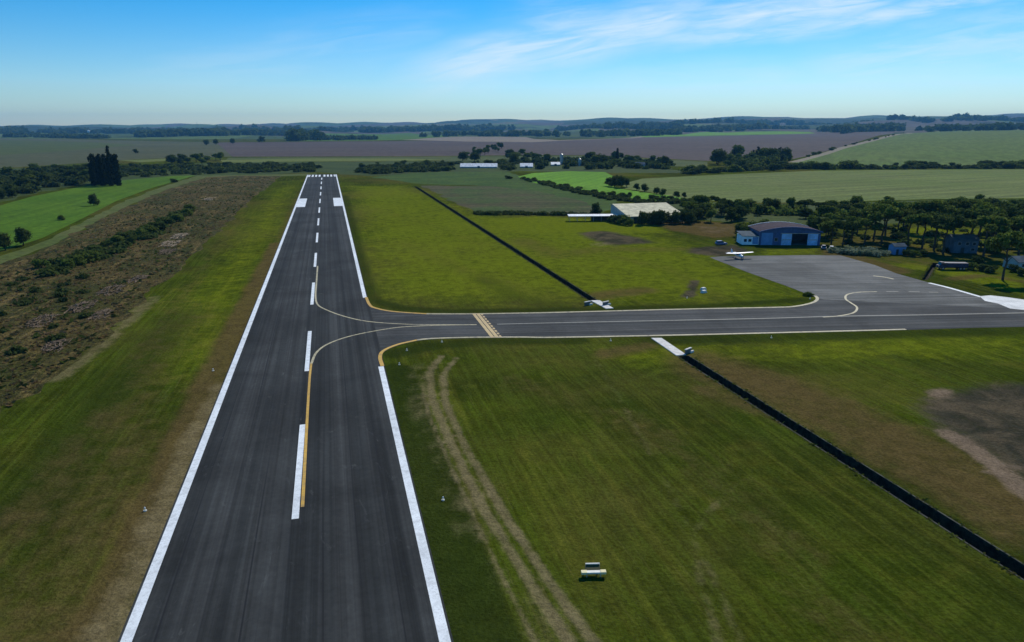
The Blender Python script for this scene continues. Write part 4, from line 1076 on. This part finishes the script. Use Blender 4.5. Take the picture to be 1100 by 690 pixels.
# far barns
def barn(x0, x1, py, W, EV, AP, label):
    a, b = at(x0, py), at(x1, py); c = (a+b)/2; c.z -= .3
    gable_house('barn', c, math.atan2(b.y-a.y, b.x-a.x), (b-a).length, W, EV*.6, AP*.85, M['wall_pale'], M['roof_white'], label, 'barn', [], (0, 3, 2.8), .5)
barn(495, 534, 180.4, 14, 3.2, 6.4, 'longest far barn with a bright white roof beyond the runway end')
barn(559, 572, 180.2, 13, 3.2, 6.4, 'middle-sized far white-roofed barn between the dark trees')
barn(592, 601, 178.0, 12, 3.2, 5.4, 'smallest far barn with a dull white roof beside the silos')
def silo(px, py, h, rad, label):
    p = at(px, py); r = empty('silo', p); tag(r, label, 'silo')
    MB().tube((0, 0, -.3), (0, 0, h), rad, rad, 14).build('body', M['steel'], r, smooth=False)
    MB().tube((0, 0, h+.01), (0, 0, h+rad*.7), rad*1.05, .2, 14).build('roof', M['steel'], r)
    MB().tube((rad+.15, 0, 0), (rad+.15, 0, h), .08, .08, 5).build('ladder', M['steel'], r)
silo(603, 177, 13, 2.2, 'taller grey silo standing left among the far farm trees')
silo(622.5, 178.5, 8.5, 2.0, 'shorter pale silo standing right among the far farm trees')
gable_house('house', at(687, 179.2), .1, 12, 8, 3, 5.4, M['wall_pale'], M['roof_grey'], 'small far house with a grey roof by the hedge left of the crop field', 'house', [(-3, 1, 1.4, 1.2), (3, 1, 1.4, 1.2)], (0, 1, 2.1))
gable_house('house', at(772, 173.2), .1, 16, 9, 3.2, 6, M['wall_pale'], M['roof_white'], 'small pale house tucked left of the hillside grove', 'house', [(-4, 1, 1.6, 1.3), (4, 1, 1.6, 1.3)], (0, 1.1, 2.1))
# white tank far left and the mast on the skyline
p = at(95.5, 143.4); tk = empty('water_tank', p); tag(tk, 'tiny bright white water tank on the far left skyline fields', 'water tank')
MB().tube((0, 0, 6), (0, 0, 20), 9, 9, 16).build('tank', M['roof_white'], tk); MB().tube((0, 0, 20.05), (0, 0, 25), 9.3, .5, 16).build('roof', M['roof_white'], tk)
for k in range(4): MB().tube((math.cos(k*1.57+.78)*7, math.sin(k*1.57+.78)*7, -1), (math.cos(k*1.57+.78)*7, math.sin(k*1.57+.78)*7, 5.95), .6, .6, 6).build('leg', M['steel'], tk)
p = at(212.5, 141); ms = empty('radio_mast', p); tag(ms, 'thin radio mast on the left skyline', 'mast')
mb = MB()
for k in range(3):
    aa = k*2.094; mb.tube((math.cos(aa)*2.5, math.sin(aa)*2.5, -1), (math.cos(aa)*.6, math.sin(aa)*.6, 85), .7, .5, 5)
for z in range(5, 85, 8):
    q = 2.5-1.9*z/85
    for k in range(3):
        mb.tube((math.cos(k*2.094)*q, math.sin(k*2.094)*q, z), (math.cos(k*2.094+2.094)*q*.95, math.sin(k*2.094+2.094)*q*.95, z+6), .3, .3, 4)
mb.build('lattice', M['steel'], ms); MB().tube((0, 0, 84), (0, 0, 96), .35, .2, 5).build('antenna', M['steel'], ms)

# buildings by the pines
h1 = gable_house('house', at(1031, 270.5), R(-6), 8.6, 7, 4.9, 6.4, M['house'], M['roof_grey'], 'blue-grey two-storey house under the pines behind the blue vehicle', 'house', [(-2.4, 3.0, 1.2, 1.2), (0.4, 3.0, 1.2, 1.2), (2.8, 3.0, 1.2, 1.2), (2.6, .9, 1.4, 1.1)], (-1.0, 1.2, 2.1))
gable_house('hut', at(963, 272.8), R(4), 4.6, 3.6, 3.0, 3.9, M['annex_blue'], M['roof_grey'], 'small pale blue hut at the apron edge under the pines', 'hut', [(1.3, 1.2, .8, .9)], (-1.0, .9, 2.0), .25)
gable_house('house', at(1096, 288), R(8), 8, 6, 2.6, 4.0, M['wall_pale'], M['roof_grey'], 'low pale house at the right edge behind the nearest pine', 'house', [(-2, .9, 1.2, 1.1), (2, .9, 1.2, 1.1)], (0, 1, 2.1))

# ------------------------------------------------------------------ vehicles
def carpaint(name, c): return mat_plain(name, c, .4, .05, 1, 0, .3)
M['tyre'] = mat_plain('tyre_rubber', (.02, .02, .02), .9, .2, 5)
M['rim'] = mat_plain('wheel_rim', (.4, .4, .42), .35, .1, 5, .7)
M['lamp'] = mat_plain('lamp_glass', (.7, .7, .68), .2, .05, 5)
M['red'] = mat_plain('red_lens', (.4, .02, .02), .25, .05, 5)
def wheel(parent, x, y, rad, w, mat=None):
    s = 1 if y > 0 else -1
    t = MB().tube((x, y-w/2, rad), (x, y+w/2, rad), rad, rad, 16).build('wheel', M['tyre'], parent)
    MB().tube((x, y+s*(w/2+.003), rad), (x, y+s*(w/2+.03), rad), rad*.6, rad*.55, 12).build('rim', M['rim'], t)
def car(px, py, rz, body, label, L=4.4, W=1.75, H=1.5, van=False):
    p = at(px, py); r = empty('car', p, rz); tag(r, label, 'car')
    l = L/2
    prof = [(-l, .32), (-l, .75), (-l+.1, .92), (-l*.62, .98), (-l*.5, 1.0), (l*.38, .98), (l*.85, .86), (l, .7), (l, .34), (l*.75, .25), (-l*.8, .25)]
    mb = MB(); mb.prism(prof, -W/2, W/2); bmesh.ops.bevel(mb.bm, geom=mb.bm.edges[:], offset=.06, segments=2, affect='EDGES'); mb.build('body', body, r, smooth=False)
    rear = -l*.92 if van else -l*.78
    cab = [[(rear, -W/2+.07, .97), (l*.42, -W/2+.07, .97), (l*.42, W/2-.07, .97), (rear, W/2-.07, .97)], [(rear+.3, -W/2+.24, H), (l*.1, -W/2+.24, H), (l*.1, W/2-.24, H), (rear+.3, W/2-.24, H)]]
    MB().loft(cab).build('glasshouse', M['glass'], r)
    top = [[(x, y, H+.005) for x, y, z in cab[1]], [(rear+.36, -W/2+.3, H+.06), (l*.06, -W/2+.3, H+.06), (l*.06, W/2-.3, H+.06), (rear+.36, W/2-.3, H+.06)]]
    MB().loft(top).build('roof', body, r)
    for x in (-l*.6, l*.6):
        for y in (-W/2+.06, W/2-.06): wheel(r, x, y, .32, .2)
    for y in (-W/2+.3, W/2-.3):
        MB().box(l+.004, l+.04, y-.17, y+.17, .55, .7).build('headlight', M['lamp'], r); MB().box(-l-.04, -l-.004, y-.15, y+.15, .6, .78).build('tail_light', M['red'], r)
    return r
M['car_blue'] = carpaint('dark_blue_paint', (.018, .028, .075)); M['car_silver'] = carpaint('silver_blue_paint', (.16, .18, .30)); M['car_white'] = carpaint('white_paint', (.72, .74, .76)); M['car_grey'] = carpaint('grey_paint', (.22, .22, .24))
car(774.5, 263, R(8), M['car_silver'], 'small blue-grey car with pale roof parked on soil left of the hangar', 4.6, 1.8, 1.6, True)
car(884.5, 267.5, R(70), M['car_grey'], 'grey car parked in the shade at the right end of the hangar', 4.3)
car(893, 268.5, R(65), M['car_white'], 'white car parked under the pines next to the hangar', 4.3)
# long dark blue truck
def truck(px, py, rz, label):
    p = at(px, py); r = empty('truck', p, rz); tag(r, label, 'truck')
    MB().box(-4.6, 2.1, -1.15, 1.15, .95, 2.35, 0, .05).build('cargo_body', M['car_blue'], r)
    MB().box(-4.7, 4.2, -.5, .5, .62, .93).build('chassis', M['black'], r)
    cb = MB(); cb.prism([(2.25, .6), (4.5, .6), (4.55, 1.4), (4.2, 1.55), (3.85, 2.35), (2.25, 2.4)], -1.1, 1.1); cab = cb.build('cab', M['car_blue'], r)
    MB().prism([(4.225, 1.6), (3.93, 2.26), (3.97, 2.28), (4.265, 1.62)], -.95, .95).build('windscreen', M['glass'], cab)
    for s in (-1, 1):
        MB().box(2.7, 3.7, s*1.115-.012, s*1.115+.012, 1.5, 2.2).build('side_window', M['glass'], cab)
        MB().box(4.56, 4.6, s*.8-.15, s*.8+.15, .85, 1.05).build('headlight', M['lamp'], cab)
        for x in (-3.4, -2.3, 3.3): wheel(r, x, s*1.0, .48, .28)
    MB().box(3.0, 4.0, -.8, .8, 2.41, 2.55).build('wind_deflector', M['car_blue'], r)
truck(1022, 289.6, R(176), 'long dark blue truck parked on grass before the blue-grey house')

# light aircraft on the apron
def plane(px, py, rz):
    p = at(px, py); r = empty('light_aircraft', p, rz); r.scale = (1.0, 1.0, .88); tag(r, 'white high-wing light aircraft with blue cabin windows parked at the apron corner', 'aircraft')
    white, blue = M['car_white'], M['glass']
    st = [(3.0, 1.25, .30, .32), (2.7, 1.27, .48, .48), (1.6, 1.35, .58, .60), (.9, 1.5, .62, .78), (-.4, 1.55, .60, .80), (-1.4, 1.5, .48, .58), (-3.2, 1.5, .25, .32), (-4.8, 1.55, .10, .22)]
    rings = [[(x, math.cos(k*math.pi/6)*w, z+math.sin(k*math.pi/6)*h) for k in range(12)] for x, z, w, h in st]
    MB().loft(rings).build('fuselage', white, r, smooth=True)
    for s in (-1, 1):
        MB().box(-.9, 1.0, s*.605-.03, s*.605+.03, 1.62, 2.1, 0, .02).build('window', blue, r)
        MB().tube((.5, s*.55, .95), (.45, s*2.6, 2.3), .05, .05, 6).build('strut', white, r)
        MB().tube((.2, s*.5, .9), (.1, s*1.15, .3), .06, .05, 6).build('gear_leg', M['steel'], r)
        wheel(r, .1, s*1.2, .27, .16)
    MB().prism([(1.25, 1.6), (1.0, 2.12), (1.06, 2.15), (1.5, 1.62)], -.5, .5).build('windscreen', blue, r)
    wg = [[(1.15, -5.4, 2.52), (.5, -5.4, 2.60), (-.15, -5.4, 2.52), (.5, -5.4, 2.46)], [(1.25, -1.2, 2.40), (.6, -1.2, 2.54), (-.4, -1.2, 2.42), (.5, -1.2, 2.30)], [(1.25, 1.2, 2.40), (.6, 1.2, 2.54), (-.4, 1.2, 2.42), (.5, 1.2, 2.30)], [(1.15, 5.4, 2.52), (.5, 5.4, 2.60), (-.15, 5.4, 2.52), (.5, 5.4, 2.46)]]
    MB().loft(wg).build('wing', white, r)
    MB().prism([(-3.7, 1.78), (-4.6, 3.05), (-5.2, 3.05), (-4.9, 1.6)], -.06, .06).build('tail_fin', white, r)
    MB().prism([(-4.0, -1.6), (-4.0, 1.6), (-4.85, 1.75), (-4.85, -1.75)], 1.56, 1.66, 'z').build('tailplane', white, r)
    MB().tube((3.0, 0, 1.25), (3.3, 0, 1.25), .22, .05, 10).build('spinner', white, r)
    MB().box(3.08, 3.14, -.09, .09, .35, 2.15).build('propeller', M['tyre'], r)
    MB().tube((2.3, 0, .9), (2.35, 0, .25), .05, .05, 6).build('gear_leg', M['steel'], r); wheel(r, 2.35, .05, .22, .14)
plane(793, 277.8, R(-76))

# ------------------------------------------------------------------ small airfield furniture
M['slope_yellow'] = mat_plain('weathered_yellow', (.78, .70, .40), .7, .12, 2)
M['panel_dark'] = mat_plain('shaded_grass_panel', (.060, .060, .018), .6, .2, 2)  # olive dark tone imitating grass in shadow
M['off_white'] = mat_plain('off_white_paint', (.78, .76, .66), .7, .1, 2)
p = at(637.5, 619.2); un = empty('marker_trestle', p, R(2)); tag(un, 'pale marker trestle with dark sloping board alone on the grass in the foreground', 'runway marker')
mp = .096
MB().box(-1.28, 1.28, -.22, .20, .42, .60, 0, .02).build('front_beam', M['off_white'], un)
for s in (-1, 1):
    MB().box(s*1.0-.30, s*1.0+.30, -.25, .23, .38, .64, 0, .02).build('end_cap', M['slope_yellow'], un)
    for y in (-.1, .82): MB().box(s*.72-.05, s*.72+.05, y-.05, y+.05, -.05, .42 if y < 0 else .80).build('leg', M['wood'], un)
MB().prism([(.22, .52), (.84, .80), (.84, .86), (.22, .58)], -.72, .72, 'x').build('sloping_board', M['panel_dark'], un)
MB().box(-.75, .75, .78, .92, .87, .98, 0, .015).build('top_beam', M['off_white'], un)
# culvert head slabs at the taxiway
def slab(px, label, wide):
    a = [at(*q, 0) for q in px]; c = sum(a, Vector())/len(a)
    pts = [((v-c).x, (v-c).y) for v in a]
    o = MB().prism(pts, -.3, .16, 'z').build('culvert_slab', M['concrete']); o.location = c
    tag(o, label, 'culvert slab')
slab([(699.5, 363.8), (710.5, 363.8), (737, 381.6), (726.5, 382.6)], 'long white concrete culvert slab where the ditch meets the near taxiway edge', 1)
slab([(634.5, 323.4), (644, 323.2), (659, 331.6), (651, 332.2)], 'shorter white concrete culvert slab at the far taxiway edge', 1)
def railing(px, py, rz, label):
    p = at(px, py); r = empty('headwall_post', p, rz); tag(r, label, 'headwall')
    MB().box(-1.0, 1.0, -.15, .15, -.2, .9, 0, .03).build('wall', M['concrete_grey'], r)
    MB().box(-1.1, 1.1, -.22, .22, .9, 1.05, 0, .02).build('cap', M['concrete'], r)
    MB().box(.4, 1.5, -.5, -.16, -.1, .42, 0, .03).build('kerb_block', M['concrete'], r)
railing(739, 379.5, RANG+.5, 'grey concrete headwall with pale cap beside the long culvert slab')
railing(650.5, 328, RANG+.4, 'pale concrete headwall right of the far culvert slab')
railing(631, 328, RANG+.4, 'pale concrete headwall left of the far culvert slab')
# edge lights: concrete base, stem, lens
def edge_light(px, py, label, group):
    p = at(px, py); r = empty('edge_light', p, random.uniform(0, 3)); tag(r, label, 'edge light', group)
    MB().tube((0, 0, -.1), (0, 0, .12), .22, .20, 12).build('base', M['concrete'], r)
    MB().tube((0, 0, .12), (0, 0, .36), .06, .06, 8).build('stem', M['slope_yellow'], r)
    MB().tube((0, 0, .36), (0, 0, .52), .11, .07, 10).build('lens', M['lamp'], r)
for px, py, lab in ((156, 549, 'pale edge light in the dry grass left of the runway, nearest the camera'), (229, 398.5, 'pale edge light left of the runway, second from the camera'), (476, 537.5, 'pale edge light in the dark grass strip right of the runway'),
                    (429, 392, 'edge light at the lower runway corner of the taxiway'), (437, 376.8, 'edge light just inside the lower taxiway bend'), (474.7, 367.8, 'edge light below the taxiway left of the holding bar'),
                    (656, 366.4, 'edge light below the taxiway left of the culvert slab'), (828.5, 363.2, 'edge light below the taxiway far right of the culvert'), (738, 320.5, 'edge light on the grass island at the foot of the dark scrape'), (870, 321.5, 'edge light in the weeds at the apron corner')):
    edge_light(px, py, lab, 'airfield edge lights')
# white marker blocks on the grass island and the dark scrape
def block(px, py, label):
    p = at(px, py); r = empty('marker_block', p, .5); tag(r, label, 'marker')
    MB().prism([(-.9, 0), (.9, 0), (.6, .55), (-.6, .55)], -.5, .5).build('base', M['concrete'], r); MB().box(-.55, .55, -.35, .35, .56, .72).build('plate', M['off_white'], r)
block(756, 314.6, 'nearer white marker block on the grass island'); block(755.5, 311.6, 'farther white marker block on the grass island')
# ------------------------------------------------------------------ haze
hz_m = bpy.data.materials.new('haze'); hz_m.use_nodes = True
nt = hz_m.node_tree; nt.nodes.clear()
ho = nt.nodes.new('ShaderNodeOutputMaterial'); hv_ = nt.nodes.new('ShaderNodeVolumePrincipled')
hv_.inputs['Density'].default_value = 5.0e-5; hv_.inputs['Color'].default_value = (.20, .58, 1.0, 1); hv_.inputs['Anisotropy'].default_value = 0.0
hv_.inputs['Density Attribute'].default_value = ''
nt.links.new(hv_.outputs[0], ho.inputs['Volume'])
hb = MB().box(-13200, 13200, -1800, 13900, -4, TOPZ+25).build('haze', hz_m); tag(hb, kind='stuff')
hb['label'] = 'pale blue haze over the far fields'

# ------------------------------------------------------------------ light and sky
SUN_EL, SUN_AZ = R(41), R(26)      # azimuth clockwise from the view direction
sd = bpy.data.lights.new('sun', 'SUN'); so = bpy.data.objects.new('sun', sd); COL.objects.link(so)
sd.energy = 3.6; sd.angle = R(.5); sd.color = (1, .94, .82)
dirv = Vector((math.sin(SUN_AZ)*math.cos(SUN_EL), math.cos(SUN_AZ)*math.cos(SUN_EL), math.sin(SUN_EL)))
so.rotation_euler = (-dirv).to_track_quat('-Z', 'Y').to_euler(); so.location = (0, 0, 300)
w = bpy.data.worlds.new('World'); scene.world = w; w.use_nodes = True
t = w.node_tree; N = t.nodes; Lk = t.links; bg = N['Background']
sky = N.new('ShaderNodeTexSky'); sky.sky_type = 'NISHITA'; sky.sun_disc = False
sky.sun_elevation = SUN_EL; sky.sun_rotation = SUN_AZ; sky.altitude = 300; sky.air_density = 1.0; sky.dust_density = .08; sky.ozone_density = 3.5
hs_ = N.new('ShaderNodeHueSaturation'); hs_.inputs['Saturation'].default_value = 1.6; hs_.inputs['Hue'].default_value = .492; hs_.inputs['Value'].default_value = .95; Lk.new(sky.outputs[0], hs_.inputs['Color'])
tint = N.new('ShaderNodeMix'); tint.data_type = 'RGBA'; tint.blend_type = 'MULTIPLY'; tint.inputs[0].default_value = 1; Lk.new(hs_.outputs[0], tint.inputs[6]); tint.inputs[7].default_value = (.88, 1.02, 1.20, 1)
# cirrus: streaks laid out on directions (u = x/y, e = z/y)
def wm(op, a, b=0.0, c=None, clamp=False):
    m = N.new('ShaderNodeMath'); m.operation = op; m.use_clamp = clamp
    for i, v in enumerate((a, b) if c is None else (a, b, c)):
        if hasattr(v, 'is_output'): Lk.new(v, m.inputs[i])
        else: m.inputs[i].default_value = v
    return m.outputs[0]
tc = N.new('ShaderNodeTexCoord'); sp = N.new('ShaderNodeSeparateXYZ'); Lk.new(tc.outputs['Generated'], sp.inputs[0])
yy = wm('MAXIMUM', sp.outputs[1], .05); u = wm('DIVIDE', sp.outputs[0], yy); e = wm('DIVIDE', sp.outputs[2], yy)
cb = N.new('ShaderNodeCombineXYZ'); Lk.new(u, cb.inputs[0]); Lk.new(e, cb.inputs[1])
def wnoise(scale, sx, sy, rot, detail=5, dist=.6, seed=0):
    mp_ = N.new('ShaderNodeMapping'); Lk.new(cb.outputs[0], mp_.inputs[0]); mp_.inputs['Rotation'].default_value = (0, 0, rot)
    m2 = N.new('ShaderNodeMapping'); Lk.new(mp_.outputs[0], m2.inputs[0]); m2.inputs['Scale'].default_value = (sx, sy, 1); m2.inputs['Location'].default_value = (seed, seed*.7, 0)
    n = N.new('ShaderNodeTexNoise'); Lk.new(m2.outputs[0], n.inputs['Vector']); n.inputs['Scale'].default_value = scale; n.inputs['Detail'].default_value = detail; n.inputs['Distortion'].default_value = dist; n.inputs['Roughness'].default_value = .6
    return n.outputs['Fac']
def wr(v, a, b, c=0., d=1.):
    m = N.new('ShaderNodeMapRange'); m.interpolation_type = 'SMOOTHSTEP'; Lk.new(v, m.inputs[0])
    for i, q in zip((1, 2, 3, 4), (a, b, c, d)): m.inputs[i].default_value = q
    return m.outputs[0]
def UE(px, py):
    d = ray(px, py); return d[0]/d[1], d[2]/d[1]
warp = wm('MULTIPLY', wm('SUBTRACT', wnoise(3, 1, 2, 0, 3, .3, 4), .5), .075)
def streak(a, b, wid, amp, fib_lo=.38, fib_hi=.68, seed=0):
    (x0, y0), (x1, y1) = UE(*a), UE(*b); k = (y1-y0)/(x1-x0)
    d = wm('SUBTRACT', wm('ADD', e, warp), wm('ADD', wm('MULTIPLY', wm('SUBTRACT', u, x0), k), y0))
    g = wm('POWER', 2.718, wm('MULTIPLY', wm('MULTIPLY', d, d), -1/(wid*wid)))
    L = (x1-x0); ends = wm('MULTIPLY', wr(u, x0-.1*L, x0+.35*L), wr(u, x1-.15*L, x1+.15*L, 1, 0))
    f = wr(wnoise(1, 7, 60, -math.atan(k)-.0, 6, .8, seed), fib_lo, fib_hi)
    return wm('MULTIPLY', wm('MULTIPLY', g, ends), wm('MULTIPLY', wm('ADD', wm('MULTIPLY', f, .75), .25), amp))
c = streak((420, 86), (750, 18), .030, .72, .22, .70, seed=1)
for args in (((620, 58), (1120, -4), .013, .62, .28, .68, 2), ((690, 26), (960, -6), .026, .70, .26, .66, 3), ((840, 76), (1140, 36), .034, .38, .28, .7, 5), ((120, 80), (480, 36), .035, .16, .3, .75, 6), ((520, 34), (780, 4), .028, .42, .3, .7, 8), ((560, 100), (1120, 84), .03, .22, .25, .75, 9)):
    c = wm('MAXIMUM', c, streak(*args[:4], *args[4:6], seed=args[6]))
mx = N.new('ShaderNodeMix'); mx.data_type = 'RGBA'; Lk.new(c, mx.inputs[0]); Lk.new(tint.outputs[2], mx.inputs[6]); mx.inputs[7].default_value = (8.6, 9.4, 9.8, 1)
Lk.new(mx.outputs[2], bg.inputs[0]); bg.inputs[1].default_value = .091

# ------------------------------------------------------------------ render settings
scene.view_settings.view_transform = 'Standard'; scene.view_settings.look = 'None'; scene.view_settings.exposure = 0.22; scene.view_settings.gamma = 1.0
scene.render.engine = 'CYCLES'
cy = scene.cycles
cy.max_bounces = 4; cy.diffuse_bounces = 2; cy.glossy_bounces = 2; cy.transmission_bounces = 3; cy.transparent_max_bounces = 4; cy.volume_bounces = 0
cy.use_denoising = True; cy.denoising_input_passes = 'RGB_ALBEDO_NORMAL'; cy.caustics_reflective = False; cy.caustics_refractive = False
cy.use_adaptive_sampling = True; cy.adaptive_threshold = .01
